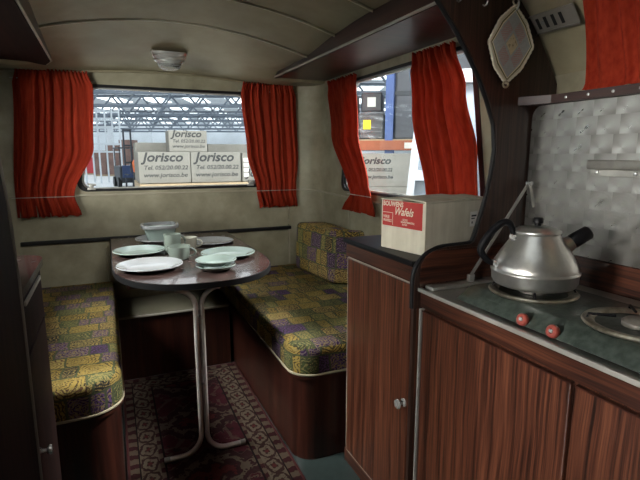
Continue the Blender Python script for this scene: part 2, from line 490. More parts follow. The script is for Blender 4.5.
# ------------------------------------------------------------------ caravan shell
XL, XR, YB, YF = -0.64, 1.32, 3.12, -1.25
CX = 0.34
def lerp_tab(tab, y):
    for (a, va), (b, vb) in zip(tab, tab[1:]):
        if a <= y <= b:
            t = (y - a) / (b - a); t = t * t * (3 - 2 * t) * 0.4 + t * 0.6
            return va + (vb - va) * t
    return tab[-1][1] if y > tab[-1][0] else tab[0][1]
ZC = [(-1.3, 1.90), (1.0, 1.915), (1.7, 1.905), (2.07, 1.885), (2.4, 1.85), (2.85, 1.79), (3.12, 1.735)]
KC = [(-1.3, 0.25), (2.4, 0.25), (2.85, 0.16), (3.12, 0.10)]
def ceil_z(x, y):
    if y <= 1.16:
        d = abs(x - CX); return lerp_tab(ZC, y) - 0.057 * d * d - 0.427 * d ** 4
    return max(lerp_tab(ZC, y) - lerp_tab(KC, y) * (x - CX) ** 2, 1.70 if y > 2.9 else 1.745)
HX0, HX1, HY0, HY1 = 0.05, 0.63, 0.20, 0.98          # roof opening over the kitchen, added out of view to let fill light in
def ceil_patch(y0, y1, ny):
    bm = B(); nx = 40; g = []
    for j in range(ny + 1):
        y = y0 + (y1 - y0) * j / ny
        g.append([bm.verts.new((XL - 0.02 + (XR - XL + 0.04) * i / nx, y, ceil_z(XL + (XR - XL) * i / nx, y))) for i in range(nx + 1)])
    for j in range(ny):
        for i in range(nx):
            c = (g[j][i].co + g[j + 1][i + 1].co) / 2
            if HX0 < c.x < HX1 and HY0 < c.y < HY1: continue
            bm.faces.new((g[j][i], g[j][i + 1], g[j + 1][i + 1], g[j + 1][i]))
    up = bmesh.ops.extrude_face_region(bm, geom=bm.faces[:])
    for v in [e for e in up['geom'] if isinstance(e, bmesh.types.BMVert)]: v.co.z += 0.03
    return bm
struct('ceiling', ceil_patch(1.1605, YB, 40), 'ceiling', smooth=40)
struct('ceiling.001', ceil_patch(YF, 1.1595, 24), 'ceiling', smooth=40)
bm = B()
for ys in (2.40, 2.07, 1.73, 1.35):
    tube(bm, [(x, ys, ceil_z(x, ys) - 0.002) for x in [-0.30 + 1.36 * i / 30 for i in range(31)]], 0.0055, 8)
struct('trim_1', bm, 'cream bead', smooth=60)                      # the beads over the ceiling joints
bm = B(); tube(bm, [(x, YB - 0.004, ceil_z(x, YB) - 0.004) for x in [XL + 0.1 + 1.76 * i / 30 for i in range(31)]], 0.007, 8)
struct('trim_2', bm, 'ceiling', smooth=60)
bm = B(); box(bm, (XL - 0.03, YF, -0.04), (XR + 0.03, YB + 0.03, 0)); struct('floor', bm, 'lino')

# windows: rounded trapezoids
W1 = rounded([(-0.155, 1.045), (0.945, 1.045), (0.865, 1.640), (-0.075, 1.640)], 0.05)       # x, z in the back wall
W2 = rounded([(1.425, 1.042), (2.66, 1.042), (2.56, 1.668), (1.535, 1.668)], 0.05)           # y, z in the right wall
W3 = rounded([(1.50, 1.042), (2.60, 1.042), (2.50, 1.66), (1.58, 1.66)], 0.05)               # y, z in the left wall
bm = B(); holed(bm, [(XL, 0), (XR, 0), (XR, 1.78), (XL, 1.78)], [W1], FY, YB, YB + 0.03); struct('wall_back', bm, 'wall')
bm = B(); holed(bm, [(YF, 0), (YB + 0.03, 0), (YB + 0.03, 1.78), (YF, 1.78)], [W2], FX, XR, XR + 0.03); struct('wall_right', bm, 'wall')
DOOR = [(0.08, 0.02), (0.72, 0.02), (0.72, 1.66), (0.08, 1.66)]
bm = B(); holed(bm, [(YF, 0), (YB + 0.03, 0), (YB + 0.03, 1.78), (YF, 1.78)], [W3, DOOR], FX, XL - 0.03, XL); struct('wall_left', bm, 'wall')
bm = B(); box(bm, (XL - 0.03, YF - 0.03, 0), (XR + 0.03, YF, 1.93)); struct('wall_front', bm, 'wall')
# rounded corners of the end wall
for nm, sx, x0 in (('wall_back.001', 1, XR), ('wall_back.002', -1, XL)):
    R = 0.17; bm = B(); a = []
    for i in range(13):
        t = PI / 2 * i / 12
        x = x0 - sx * R + sx * R * math.sin(t); y = YB - R + R * math.cos(t)
        a.append((x, y))
    out = a + [(x0 + sx * 0.001, YB + 0.001)]
    prism(bm, out, FZ, 0.52, 1.735); struct(nm, bm, 'wall', smooth=30)
def window(name, loop, F, d_in, d_out, bar=None):
    """inner rubber gasket as the window object, alloy frame and pane as parts"""
    big = offset_poly(loop, -0.012); small = offset_poly(loop, 0.016); small2 = offset_poly(loop, 0.012)
    bm = B(); holed(bm, big, [small], F, d_in, d_out + (0.004 if d_out > d_in else -0.004))
    w = struct(name, bm, 'black rubber')
    mid = d_in + (d_out - d_in) * 0.5
    bm = B(); holed(bm, offset_poly(loop, 0.0125), [offset_poly(loop, 0.028)], F, mid, d_out); obj('sash_frame', bm, 'aluminium trim', w)
    bm = B(); s = offset_poly(loop, 0.027)
    prism(bm, s, F, mid + (d_out - d_in) * 0.1, mid + (d_out - d_in) * 0.2); obj('pane', bm, 'glass', w)
    return w
w1 = window('window_1', W1, FY, YB - 0.004, YB + 0.034)
w2 = window('window_2', W2, FX, XR - 0.004, XR + 0.034)
w3 = window('window_3', W3, FX, XL + 0.004, XL - 0.034)
for xx in (-0.085, 0.865):
    bm = B(); box(bm, (xx - 0.022, YB - 0.03, 1.05), (xx + 0.022, YB - 0.006, 1.062), 0.003); box(bm, (xx - 0.012, YB - 0.035, 1.06), (xx + 0.012, YB - 0.010, 1.085), 0.004)
    tube(bm, [(xx - 0.02, YB - 0.022, 1.085), (xx + 0.025, YB - 0.022, 1.078)], 0.006, 8)
    obj('window_catch', bm, 'aluminium trim', w1, 40)
# beads on the walls
bm = B(); box(bm, (-0.5, YB - 0.010, 1.012), (1.15, YB - 0.001, 1.024), 0.002)
pts = [(XR - 0.17 + 0.166 * math.sin(PI / 2 * i / 10), YB - 0.17 + 0.166 * math.cos(PI / 2 * i / 10), 1.018 - 0.01 * i / 10) for i in range(11)]
tube(bm, pts + [(XR - 0.004, 2.5, 0.998), (XR - 0.004, 1.2, 0.998)], 0.006, 8)
struct('trim_3', bm, 'beige bead', smooth=40)
bm = B()
for x, y in ((XR - 0.18, YB - 0.001), (XR - 0.002, YB - 0.19), (XR - 0.001, 2.56)): tube(bm, [(x, y, 0.5), (x, y, 1.0)], 0.006, 8)
tube(bm, [(-0.03, YB - 0.001, 0.38), (-0.03, YB - 0.001, 0.70)], 0.006, 8)
struct('trim_4', bm, 'beige bead', smooth=60)
bm = B(); box(bm, (XL + 0.17, YB - 0.022, 0.744), (1.15, YB - 0.001, 0.766), 0.004); struct('trim_5', bm, 'black rubber')

# ------------------------------------------------------------------ dinette
def bench_outline(x0, x1, y0, y1, r, left):
    # rounded free corner at the gangway
    if left: return rounded([(x0, y0), (x1, y0), (x1, y1), (x0, y1)], [0.0, r, 0.0, 0.0], 10)
    return rounded([(x0, y0), (x1, y0), (x1, y1), (x0, y1)], [r, 0.0, 0.0, 0.0], 10)
def pillow_prism(bm, out, z0, z1, e):
    """cushion slab: outline with rolled top and bottom edges"""
    n = len(out); cx = sum(p[0] for p in out) / n; cy = sum(p[1] for p in out) / n
    layers = []
    for k in range(6): t = PI / 2 * k / 5; layers.append((e * (1 - math.sin(t)) * 0.6, z0 + e * (1 - math.cos(t)) * 0.6))
    for k in range(7): t = PI / 2 * k / 6; layers.append((e * (1 - math.cos(t)), z1 - e + e * math.sin(t)))
    rings = []
    for ins, z in layers:
        ring = []
        for i in range(n):
            p = Vector(out[i]); a = (p - Vector(out[i - 1])); b = (Vector(out[(i + 1) % n]) - p)
            na = Vector((-a.y, a.x)).normalized(); nb = Vector((-b.y, b.x)).normalized()
            m_ = (na + nb); m_ = m_ / max(m_.dot(na), 0.3) if m_.length > 0 else na
            q = p + m_ * ins; ring.append(bm.verts.new((q.x, q.y, z)))
        rings.append(ring)
    for a, b in zip(rings, rings[1:]):
        for i in range(n): bm.faces.new((a[i], a[(i + 1) % n], b[(i + 1) % n], b[i]))
    bm.faces.new(rings[0][::-1]); bm.faces.new(rings[-1])
    return bm
def bench(name, label, x0, x1, y0, y1, r, left):
    t = thing(name, label, 'bench', ((x0 + x1) / 2, y0, 0))
    M0 = Matrix.Translation(-t.location)
    out = bench_outline(x0, x1, y0, y1, r, left)
    ins = bench_outline(x0 + (0 if left else 0.014), x1 - (0.014 if left else 0), y0 + 0.014, y1, r - 0.01, left)
    bm = B(); prism(bm, ins, FZ, 0.001, 0.362); bmesh.ops.transform(bm, matrix=M0, verts=bm.verts)
    base = obj('bench_base', bm, 'mahogany ply', t, 30)
    bm = B(); edge = [p for p in out if (p[0] < x1 - 0.001 if not left else p[0] > x0 + 0.001) or abs(p[1] - y0) < 1e-4]
    pts = [(p[0], p[1], 0.368) for p in out]
    # seat board edge shown as a pale lipping under the cushion
    prism(bm, out, FZ, 0.3625, 0.374); bmesh.ops.transform(bm, matrix=M0, verts=bm.verts)
    obj('seat_board', bm, 'mahogany ply', t, 30)
    return t
bl = bench('dinette_bench', 'mahogany bench base under the left patterned cushion, behind the small side cabinet', XL + 0.001, 0.0, 1.67, YB - 0.001, 0.13, True)
br = bench('dinette_bench', 'mahogany bench base under the right patterned cushion, beside the tall teak cupboard', 0.625, XR - 0.001, 1.65, YB - 0.001, 0.10, False)
for o in (bl, br): o['group'] = 'dinette benches'
def seat(label, x0, x1, y0, y1, r, left):
    bm = B(); pillow_prism(bm, bench_outline(x0, x1, y0, y1, r, left), 0.375, 0.50, 0.030)
    o = obj('seat_cushion', bm, 'fabric', None, 40); tag(o, label, 'cushion', 'dinette cushions')
    bm = B(); out = bench_outline(x0, x1, y0, y1, r, left)
    tube(bm, [(p[0], p[1], 0.3825) for p in out], 0.005, 6, True); obj('piping', bm, 'piping', o, 60)
    return o
seat('left patterned seat cushion with a bright patch of light on its front end', XL + 0.19, 0.0, 1.67, YB - 0.02, 0.13, True)
seat('right patterned seat cushion running beside the table to the tall teak cupboard', 0.625, XR - 0.02, 1.65, YB - 0.02, 0.10, False)
bm = B(); box(bm, (-0.085, -0.235, 0.0), (0.085, 0.235, 0.315), 0.030, 4)
bmesh.ops.subdivide_edges(bm, edges=[e for e in bm.edges if e.calc_length() > 0.1], cuts=4, use_grid_fill=True)
for v in bm.verts:
    v.co.x *= 1 + 0.10 * math.cos(PI * v.co.y / 0.5) * math.sin(PI * v.co.z / 0.315); v.co.z += 0.006 * math.sin(v.co.y * 20) * (v.co.z / 0.315)
for v in bm.verts:
    v.co.y -= 0.13 * max(0.0, (v.co.x + 0.085) / 0.17) * max(0.0, (0.235 - v.co.y) / 0.47)
bc = obj('back_cushion', bm, 'fabric', None, 50); bc.location = (1.213, 2.70, 0.506); bc.rotation_euler = (0, math.radians(2), math.radians(6))
tag(bc, 'patterned back cushion standing upright on the right bench in the far corner', 'cushion')
# locker between the benches under the table
t = thing('under_table_locker', 'low dark locker between the two benches below the table', 'locker', (0.31, 2.93, 0))
bm = B(); box(bm, (-0.305, -0.18, 0.001), (0.307, 0.185, 0.355)); obj('body', bm, 'mahogany ply', t)
bm = B(); box(bm, (-0.305, -0.184, 0.3555), (0.307, 0.185, 0.375)); obj('lid', bm, 'shaded beige board', t)
bm = B(); box(bm, (-0.303, -0.192, 0.360), (0.305, -0.1845, 0.372), 0.002); o = obj('edge_strip', bm, 'white plastic trim', t); o['label'] = 'pale strip along the front edge'

# table
t = thing('dinette_table', 'brown laminate table with rounded end on a tubular leg between the benches', 'table', (0.343, 2.46, 0))
out = []
for i in range(33):
    a = PI + PI * i / 32; c, s = math.cos(a), math.sin(a); n = 2.4
    out.append((0.347 * math.copysign(abs(c) ** (2 / n), c), -0.16 - 0.455 * abs(s) ** (2 / n)))
out = [(-0.347, 0.635)] + out + [(0.347, 0.635)]
bm = B(); prism(bm, out, FZ, 0.738, 0.7595); obj('tabletop', bm, 'laminate', t, 30)
bm = B(); e = [(p[0], p[1], 0.748) for p in out]
rings = []
for (x, y, z) in e:
    l = math.hypot(x, y + 0.0); d = Vector((x, y + 0.1, 0)).normalized() * 0.004
    rings.append([bm.verts.new((x + d.x * k, y + d.y * k, zz)) for k, zz in ((0.0, 0.7345), (1, 0.7345), (1, 0.758), (0.0, 0.758))])
for a, b in zip(rings, rings[1:]):
    for k in range(4): bm.faces.new((a[k], a[(k + 1) % 4], b[(k + 1) % 4], b[k]))
bm.faces.new(rings[0][::-1]); bm.faces.new(rings[-1]); o = obj('edge_band', bm, 'black rubber', t, 40); o['label'] = 'black edge band'
bm = B(); obj('underframe', box(bm, (-0.30, -0.45, 0.720), (0.30, -0.41, 0.7375)), 'mahogany ply', t); obj('underframe', box(B(), (-0.30, 0.2, 0.720), (0.30, 0.24, 0.7375)), 'mahogany ply', t)
Yl = 1.88 - 2.46; X0 = 0.299 - 0.343
def arc(cx, cz, r, a0, a1, n=10): return [(cx + r * math.cos(a0 + (a1 - a0) * i / n), Yl, cz + r * math.sin(a0 + (a1 - a0) * i / n)) for i in range(n + 1)]
for s, ft in ((-1, 0.140), (1, 0.150)):
    xs = X0 + s * 0.0115; r = 0.075
    top = [(xs + s * 0.055, Yl, 0.732)] + [(xs + s * 0.075 * (1 - math.cos(PI / 2 * (1 - i / 8))), Yl, 0.655 + 0.075 * math.sin(PI / 2 * (1 - i / 8))) for i in range(1, 9)]
    top[0] = (xs + s * 0.076, Yl, 0.731)
    bot = [(xs + s * r * (1 - math.cos(PI / 2 * i / 8)), Yl, 0.0185 + 0.085 - 0.075 * math.sin(PI / 2 * i / 8) - 0.010 * i / 8 + 0.0) for i in range(0, 9)]
    bot.append((xs + s * ft, Yl, 0.0185))
    bm = B(); tube(bm, top + bot, 0.0105, 12); leg = obj('leg', bm, 'leg tube', t, 60)
    bm = B(); e = Vector(bot[-1]); tube(bm, [e - Vector((s * 0.010, 0, 0)), e + Vector((s * 0.012, 0, 0))], 0.0115, 12); obj('foot_cap', bm, 'grey vent metal', leg, 40)
bm = B(); obj('screw', tube(bm, [(X0, Yl - 0.014, 0.33), (X0, Yl - 0.009, 0.33)], 0.005, 8), 'chrome', t); obj('screw', tube(B(), [(X0, Yl - 0.014, 0.62), (X0, Yl - 0.009, 0.62)], 0.004, 8), 'chrome', t)
bm = B(); box(bm, (-0.26, -0.40, 0.712), (-0.13, -0.34, 0.7375), 0.003); o = obj('bracket', bm, 'white plastic trim', t); o['label'] = 'pale hinge bracket under the top'

# rug
HW, HL = 0.318, 0.78
rug_mat(HW, HL)
bm = B(); g = []
nx, ny = 30, 66
for j in range(ny + 1):
    g.append([bm.verts.new((-HW + 2 * HW * i / nx, -HL + 2 * HL * j / ny, 0.005 + 0.0015 * math.sin(i * 0.9 + j * 0.23))) for i in range(nx + 1)])
for j in range(ny):
    for i in range(nx): bm.faces.new((g[j][i], g[j][i + 1], g[j + 1][i + 1], g[j + 1][i]))
ex = bmesh.ops.extrude_face_region(bm, geom=bm.faces[:])
for v in [q for q in ex['geom'] if isinstance(q, bmesh.types.BMVert)]: v.co.z -= 0.0032
rug = obj('oriental_rug', bm, 'rug', None, 40); rug.location = (0.313, 1.955, 0.0005); rug.rotation_euler.z = math.radians(-0.4)
tag(rug, 'crimson oriental rug with a beige flowered border on the floor under the table', 'rug')

# ------------------------------------------------------------------ crockery
TZ = 0.7598
def plate_prof(r, h=0.022, lip=0.005):
    return [(0, 0.004), (r * 0.60, 0.004), (r * 0.66, 0.006), (r * 0.74, h * 0.62), (r * 0.90, h * 0.88), (r * 0.945, h), (r * 0.98, h + 0.0015), (r, h), (r, h - lip * 0.6), (r * 0.97, h - lip), (r * 0.78, h * 0.55 - lip), (r * 0.64, 0.0), (0, 0.0)]
def plate(x, y, r, z, mat, label, h=0.022, cat='plate', group='plates on the table'):
    bm = B(); lathe(bm, plate_prof(r, h), 48)
    o = obj('plate' if cat == 'plate' else 'saucer', bm, mat, None, 40); o.location = (x, y, z); return tag(o, label, cat, group)
plate(0.147, 2.178, 0.140, TZ, 'white melamine', 'large pale plate nearest the camera on the left of the table')
plate(0.124, 2.535, 0.126, TZ, 'mint melamine', 'pale green plate on the table behind the nearest left plate, left of the mugs')
plate(0.518, 2.715, 0.128, TZ, 'white melamine', 'flat white plate at the far right of the table, under the window', 0.012)
plate(0.520, 2.303, 0.132, TZ, 'mint melamine', 'pale green plate by the right edge of the table, behind the two saucers')
plate(0.255, 2.825, 0.136, TZ, 'white melamine', 'plate under the square bowl at the back of the table', 0.030)
plate(0.407, 2.045, 0.086, TZ, 'mint melamine', 'lower of the two stacked small saucers near the table front', 0.024, 'saucer', 'stacked saucers')
plate(0.409, 2.046, 0.088, TZ + 0.0225, 'mint melamine', 'upper of the two stacked small saucers near the table front', 0.024, 'saucer', 'stacked saucers')
# square-ish bowl
def sq(r, n=48, p=3.2): return [(r * math.copysign(abs(math.cos(2 * PI * k / n)) ** (2 / p), math.cos(2 * PI * k / n)), r * math.copysign(abs(math.sin(2 * PI * k / n)) ** (2 / p), math.sin(2 * PI * k / n))) for k in range(n)]
def sq_lathe(bm, prof):
    rings = [[bm.verts.new((x, y, z)) for x, y in sq(r)] for r, z in prof]
    for a, b in zip(rings, rings[1:]):
        for k in range(len(a)): bm.faces.new((a[k], a[(k + 1) % len(a)], b[(k + 1) % len(b)], b[k]))
    bm.faces.new(rings[0][::-1]); bm.faces.new(rings[-1]); return bm
bm = B(); sq_lathe(bm, [(0.062, 0.0), (0.066, 0.002), (0.088, 0.084), (0.082, 0.084), (0.062, 0.006)])
bo = obj('bowl', bm, 'mint melamine', None, 40); bo.location = (0.255, 2.825, TZ + 0.0045)
tag(bo, 'square pale green bowl with a white rim, on a plate behind the mugs', 'bowl')
bm = B(); sq_lathe(bm, [(0.0885, 0.0845), (0.100, 0.085), (0.102, 0.089), (0.102, 0.102), (0.098, 0.104), (0.086, 0.102)]); bm.faces.ensure_lookup_table()
bmesh.ops.delete(bm, geom=[f for f in bm.faces if len(f.verts) > 4], context='FACES_ONLY')
vs = list(bm.verts); n = 48
for k in range(n): bm.faces.new((vs[k], vs[(k + 1) % n], vs[5 * n + (k + 1) % n], vs[5 * n + k]))
o = obj('rim', bm, 'white melamine', bo, 40); o['label'] = 'thick white rim'
def mug(x, y, r, h, mat, ang, label, taper=0.86, cat='mug'):
    t = thing('mug', label, cat, (x, y, TZ), ang, 'mugs on the table')
    bm = B(); lathe(bm, [(0, 0.001), (r * taper * 0.9, 0.0), (r * taper, 0.003), (r * (taper + 1) / 2, h * 0.45), (r, h), (r - 0.004, h), (r * (taper + 1) / 2 - 0.004, h * 0.45), (r * taper - 0.006, 0.006), (0, 0.006)], 36)
    obj('cup_body', bm, mat, t, 40)
    bm = B(); hr = h * 0.30
    pts = [(r * 0.93 + 0.030 * math.sin(PI * i / 10), 0, h * 0.54 + hr * math.cos(PI * i / 10)) for i in range(11)]
    tube(bm, pts, 0.0048, 8); obj('handle', bm, mat, t, 60); return t
mug(0.283, 2.500, 0.0435, 0.097, 'sage melamine', 0.35, 'tall sage green mug in the middle of the table, in front of the square bowl', 0.9)
mug(0.370, 2.575, 0.050, 0.062, 'cream melamine', -0.5, 'low cream cup with its handle to the right, behind the other cup', 0.82)
mug(0.291, 2.335, 0.055, 0.062, 'sage melamine', -0.45, 'low sage green cup with a cream rim, nearest of the cups on the table', 0.82)

# ------------------------------------------------------------------ curtains
def curtain(name, label, pos, folds, amp, ns=150, nt=46, seed=0, tie=None, wire=None, header=0.1, band=None):
    """pos(s,t) -> (point, normal) : s across, t down"""
    rnd = random.Random(seed); ph = [rnd.uniform(0, 2 * PI) for _ in range(8)]
    t_ = thing(name, label, 'curtain', pos(0.5, 1.0)[0], 0, 'red curtains'); off = -t_.location
    bm = B(); uvl = bm.loops.layers.uv.new('UVMap'); g = []
    for j in range(nt + 1):
        t = j / nt; row = []
        for i in range(ns + 1):
            s = i / ns
            p, n = pos(s, t)
            a = amp * (0.75 + 0.25 * math.sin(3 * s + ph[0]))
            w = s + 0.030 * math.sin(7 * s + ph[1]) + 0.018 * math.sin(19 * s + ph[7]) + 0.010 * math.sin(4 * t + ph[2] + 7 * s)
            f = math.sin(2 * PI * folds * w + ph[3]) + 0.7 * math.sin(2 * PI * folds * 0.43 * w + ph[4] + 1.5 * t) + 0.3 * math.sin(2 * PI * folds * 1.9 * w + ph[5] - 2 * t)
            if t < header:
                k = 1 - t / header
                f = f * (1 - k * 0.6) + k * 0.9 * math.sin(2 * PI * folds * 2.3 * s + ph[6])
            if tie is not None:
                d = abs(t - tie) / 0.06
                a *= 0.45 + 0.55 * min(1, d)
                if t > tie: a *= 1.0 + 0.7 * (t - tie) / (1 - tie)
            p = Vector(p) + Vector(n) * (a * f + amp * 1.4) + off
            if j == 0: p.z += 0.005 * math.sin(2 * PI * folds * 2.3 * s + ph[6])
            if j == nt: p.z += 0.006 * math.sin(2 * PI * folds * w + ph[3])
            row.append(bm.verts.new(p))
        g.append(row)
    for j in range(nt):
        for i in range(ns):
            f = bm.faces.new((g[j][i], g[j][i + 1], g[j + 1][i + 1], g[j + 1][i]))
            for l, (ii, jj) in zip(f.loops, ((i, j), (i + 1, j), (i + 1, j + 1), (i, j + 1))): l[uvl].uv = (ii / ns * 0.8, jj / nt * 0.8)
    o = obj('cloth', bm, 'curtain', t_, 180, uv=False)
    md = o.modifiers.new('thickness', 'SOLIDIFY'); md.thickness = 0.0016; md.offset = 0
    if wire:
        for k, (tt, ext, rr) in enumerate(wire):
            bm = B(); pts = []
            for i in range(13):
                p, n = pos(-ext + (1 + 2 * ext) * i / 12, tt); pts.append(Vector(p) + Vector(n) * (amp * (2.45 if tt > 0.5 else 0.0) + (0.0 if tt > 0.5 else 0.002)) + off)
            tube(bm, pts, rr, 6); q = obj('curtain_wire', bm, 'white plastic trim' if tt > 0.5 else 'aluminium trim', t_, 60)
    return t_
def tab(tb, t):
    for (a, va), (b, vb) in zip(tb, tb[1:]):
        if a <= t <= b:
            k = (t - a) / (b - a); k = k * k * (3 - 2 * k); return va + (vb - va) * k
    return tb[-1][1]
def back_curtain(Ltab, Rtab, zt, zb):
    def pos(s, t):
        x = tab(Ltab, t) + (tab(Rtab, t) - tab(Ltab, t)) * s
        y = YB - 0.012
        if x > XR - 0.17: y = YB - 0.17 + math.sqrt(max(0.17 ** 2 - (x - XR + 0.17) ** 2, 0)) - 0.012
        if x < XL + 0.17: y = YB - 0.17 + math.sqrt(max(0.17 ** 2 - (XL + 0.17 - x) ** 2, 0)) - 0.012
        return (x, y, zt + (zb - zt) * t), (0, -1, 0)
    return pos
curtain('curtain', 'red curtain left of the end window, gathered above a thin wire', back_curtain([(0, -0.405), (0.1, -0.425), (0.86, -0.465), (1, -0.465)], [(0, -0.060), (0.1, -0.035), (0.5, -0.055), (0.86, -0.175), (1, -0.145)], 1.705, 0.905),
        8, 0.015, seed=3, tie=0.86, wire=[(0.06, 0.05, 0.003), (0.86, 0.06, 0.0022)])
curtain('curtain', 'red curtain right of the end window, beside the rounded far corner', back_curtain([(0, 0.830), (0.1, 0.815), (0.55, 0.845), (0.86, 0.905), (1, 0.925)], [(0, 1.165), (0.1, 1.185), (0.6, 1.20), (0.86, 1.185), (1, 1.195)], 1.702, 0.905),
        8, 0.014, seed=8, tie=0.86, wire=[(0.06, 0.05, 0.003), (0.86, 0.06, 0.0022)])
def right_curtain(Ltab, Rtab, zt, zb):      # L is the far edge
    def pos(s, t):
        y = tab(Ltab, t) + (tab(Rtab, t) - tab(Ltab, t)) * s
        return (XR - 0.012, y, zt + (zb - zt) * t), (-1, 0, 0)
    return pos
curtain('curtain', 'narrow red curtain at the far end of the side window, flared below its wire', right_curtain([(0, 2.80), (0.4, 2.72), (0.86, 2.47), (1, 2.53)], [(0, 2.44), (0.4, 2.40), (0.8, 2.27), (0.86, 2.24), (1, 2.20)], 1.692, 0.93),
        5, 0.015, seed=12, tie=0.87, wire=[(0.06, 0.05, 0.003), (0.87, 0.10, 0.0022)])
curtain('curtain', 'wide red curtain at the near end of the side window, behind the white carton', right_curtain([(0, 1.87), (0.3, 1.835), (0.86, 1.715), (1, 1.70)], [(0, 1.605), (0.25, 1.525), (0.6, 1.44), (1, 1.405)], 1.688, 0.945),
        6, 0.017, seed=21, tie=0.93, wire=[(0.05, 0.05, 0.003), (0.93, 0.06, 0.0022)])
def cx_at(z):       # x on the curved kitchen ceiling at height z
    lo, hi = 0.34, 1.32
    for _ in range(40):
        m_ = (lo + hi) / 2
        if ceil_z(m_, 1.05) > z: lo = m_
        else: hi = m_
    return lo
def kit_pos(s, t):
    z = 1.72 - 0.275 * t
    y = 1.028 - 0.40 * (z - 1.43) * (1 - s) - 0.62 * s
    return (min(cx_at(z), XR) - 0.016, y, z), (-0.8, 0, -0.6)
curtain('curtain', 'orange red curtain over the stove lid at the top right', kit_pos, 12, 0.015, seed=33, nt=24, header=0.05)

# ------------------------------------------------------------------ overhead lockers
def locker(label, sgn, y0, y1):
    """front at x, underside at z 1.72"""
    wall = XR - 0.002 if sgn > 0 else XL + 0.002
    fx = (lambda y: 0.992 + (0.0 if y < 3.03 else (y - 3.03) * 0.6)) if sgn > 0 else (lambda y: -0.222 - (0.0 if y < 2.95 else (y - 2.95) * 0.6))
    t = thing('overhead_locker', label, 'locker', (wall, (y0 + y1) / 2, 1.72), 0, 'overhead lockers'); M0 = Matrix.Translation(-t.location)
    ys = [y0 + (y1 - y0) * i / 16 for i in range(17)]
    out = [(fx(y), y) for y in ys] + [(wall, y1), (wall, y0)]
    bm = B(); prism(bm, out, FZ, 1.715, 1.727); bmesh.ops.transform(bm, matrix=M0, verts=bm.verts); obj('underside', bm, 'mahogany ply lengthwise' if sgn > 0 else 'black mahogany', t)  # left underside gets a darker wood, deepening its shade by colour
    bm = B(); prism(bm, [(fx(y) - sgn * 0.006, y) for y in ys] + [(fx(y) + sgn * 0.012, y) for y in ys[::-1]], FZ, 1.7275, 1.775)
    for v in bm.verts:
        if v.co.z > 1.75: v.co.x -= sgn * 0.002; v.co.z = min(1.80, ceil_z(v.co.x, v.co.y) + 0.004)
    bmesh.ops.transform(bm, matrix=M0, verts=bm.verts); obj('fascia', bm, 'mahogany ply lengthwise', t, 30)
    bm = B(); tube(bm, [(fx(y) - sgn * 0.006, y, 1.7215) for y in ys], 0.0055, 8); bmesh.ops.transform(bm, matrix=M0, verts=bm.verts)
    o = obj('edge_trim', bm, 'white plastic trim', t, 60); o['label'] = 'pale trim along the lower front edge'
locker('long mahogany overhead locker above the side window on the right', 1, 1.165, 3.085)
locker('mahogany overhead locker at the top left above the wardrobe side', -1, 1.205, 3.00)

# ceiling lamp
lx, ly = 0.352, 2.80; lz = ceil_z(lx, ly)
t = thing('ceiling_lamp', 'round chrome ceiling lamp with a ribbed glass above the end window', 'lamp', (lx, ly, lz)); t.rotation_euler.x = math.radians(12)
bm = B(); lathe(bm, [(0.0, 0.004), (0.096, 0.004), (0.098, -0.0056), (0.094, -0.0168), (0.090, -0.0168), (0.092, -0.0252), (0.086, -0.0364), (0.082, -0.0364), (0.083, -0.0448), (0.076, -0.0560), (0.070, -0.0574), (0.066, -0.0476), (0.0, -0.0420)], 48); obj('chrome_ring', bm, 'chrome', t, 30)
bm = B(); lathe(bm, [(0.0655, -0.0462), (0.064, -0.0672), (0.054, -0.0840), (0.034, -0.0952), (0, -0.0994)], 40); o = obj('lamp_glass', bm, 'lamp_glass', t, 60); o['label'] = 'ribbed clear glass'

# ------------------------------------------------------------------ left side
out = [(XL + 0.001, 0.0005), (-0.215, 0.0005), (-0.190, 0.025), (-0.190, 0.98), (-0.195, 1.15), (-0.207, 1.32), (-0.226, 1.48), (-0.25, 1.62), (-0.272, 1.705), (XL + 0.001, 1.705)]
t = thing('wardrobe', 'tall dark wardrobe at the left edge with a pale metal corner edge', 'wardrobe', (-0.42, 0.8, 0))
M0 = Matrix.Translation(-t.location)
sh = lambda pts, dx=0.0: pts
bm = B(); prism(bm, out, FY, 0.75, 1.175)
bmesh.ops.transform(bm, matrix=M0, verts=bm.verts); obj('body', bm, 'black mahogany', t, 20)
bm = B(); prism(bm, [(x - (0.004 if x > -0.5 else 0), z) for x, z in out], FY, 1.1755, 1.198); bmesh.ops.transform(bm, matrix=M0, verts=bm.verts); obj('end_panel', bm, 'black mahogany', t, 20)
bm = B(); tube(bm, [(x - 0.002, 1.194, z) for x, z in out[2:9]], 0.0045, 8); bmesh.ops.transform(bm, matrix=M0, verts=bm.verts); o = obj('corner_trim', bm, 'grey vent metal', t, 60)
o['label'] = 'pale metal corner edge'
t = thing('side_cabinet', 'small dark cabinet with a worn brown top beside the wardrobe, before the left bench', 'cabinet', (-0.42, 1.41, 0)); M0 = Matrix.Translation(-t.location)
bm = B(); box(bm, (XL + 0.002, 1.204, 0.001), (-0.214, 1.61, 0.935)); bmesh.ops.transform(bm, matrix=M0, verts=bm.verts); obj('body', bm, 'black mahogany', t)
bm = B(); prism(bm, rounded([(XL + 0.002, 1.203), (-0.188, 1.203), (-0.188, 1.645), (XL + 0.002, 1.645)], [0, 0, 0.07, 0]), FZ, 0.9355, 0.955); bmesh.ops.transform(bm, matrix=M0, verts=bm.verts); obj('worktop', bm, 'laminate', t, 30)
bm = B(); box(bm, (-0.2135, 1.215, 0.78), (-0.200, 1.60, 0.925), 0.002); bmesh.ops.transform(bm, matrix=M0, verts=bm.verts); d = obj('drawer', bm, 'black mahogany', t)
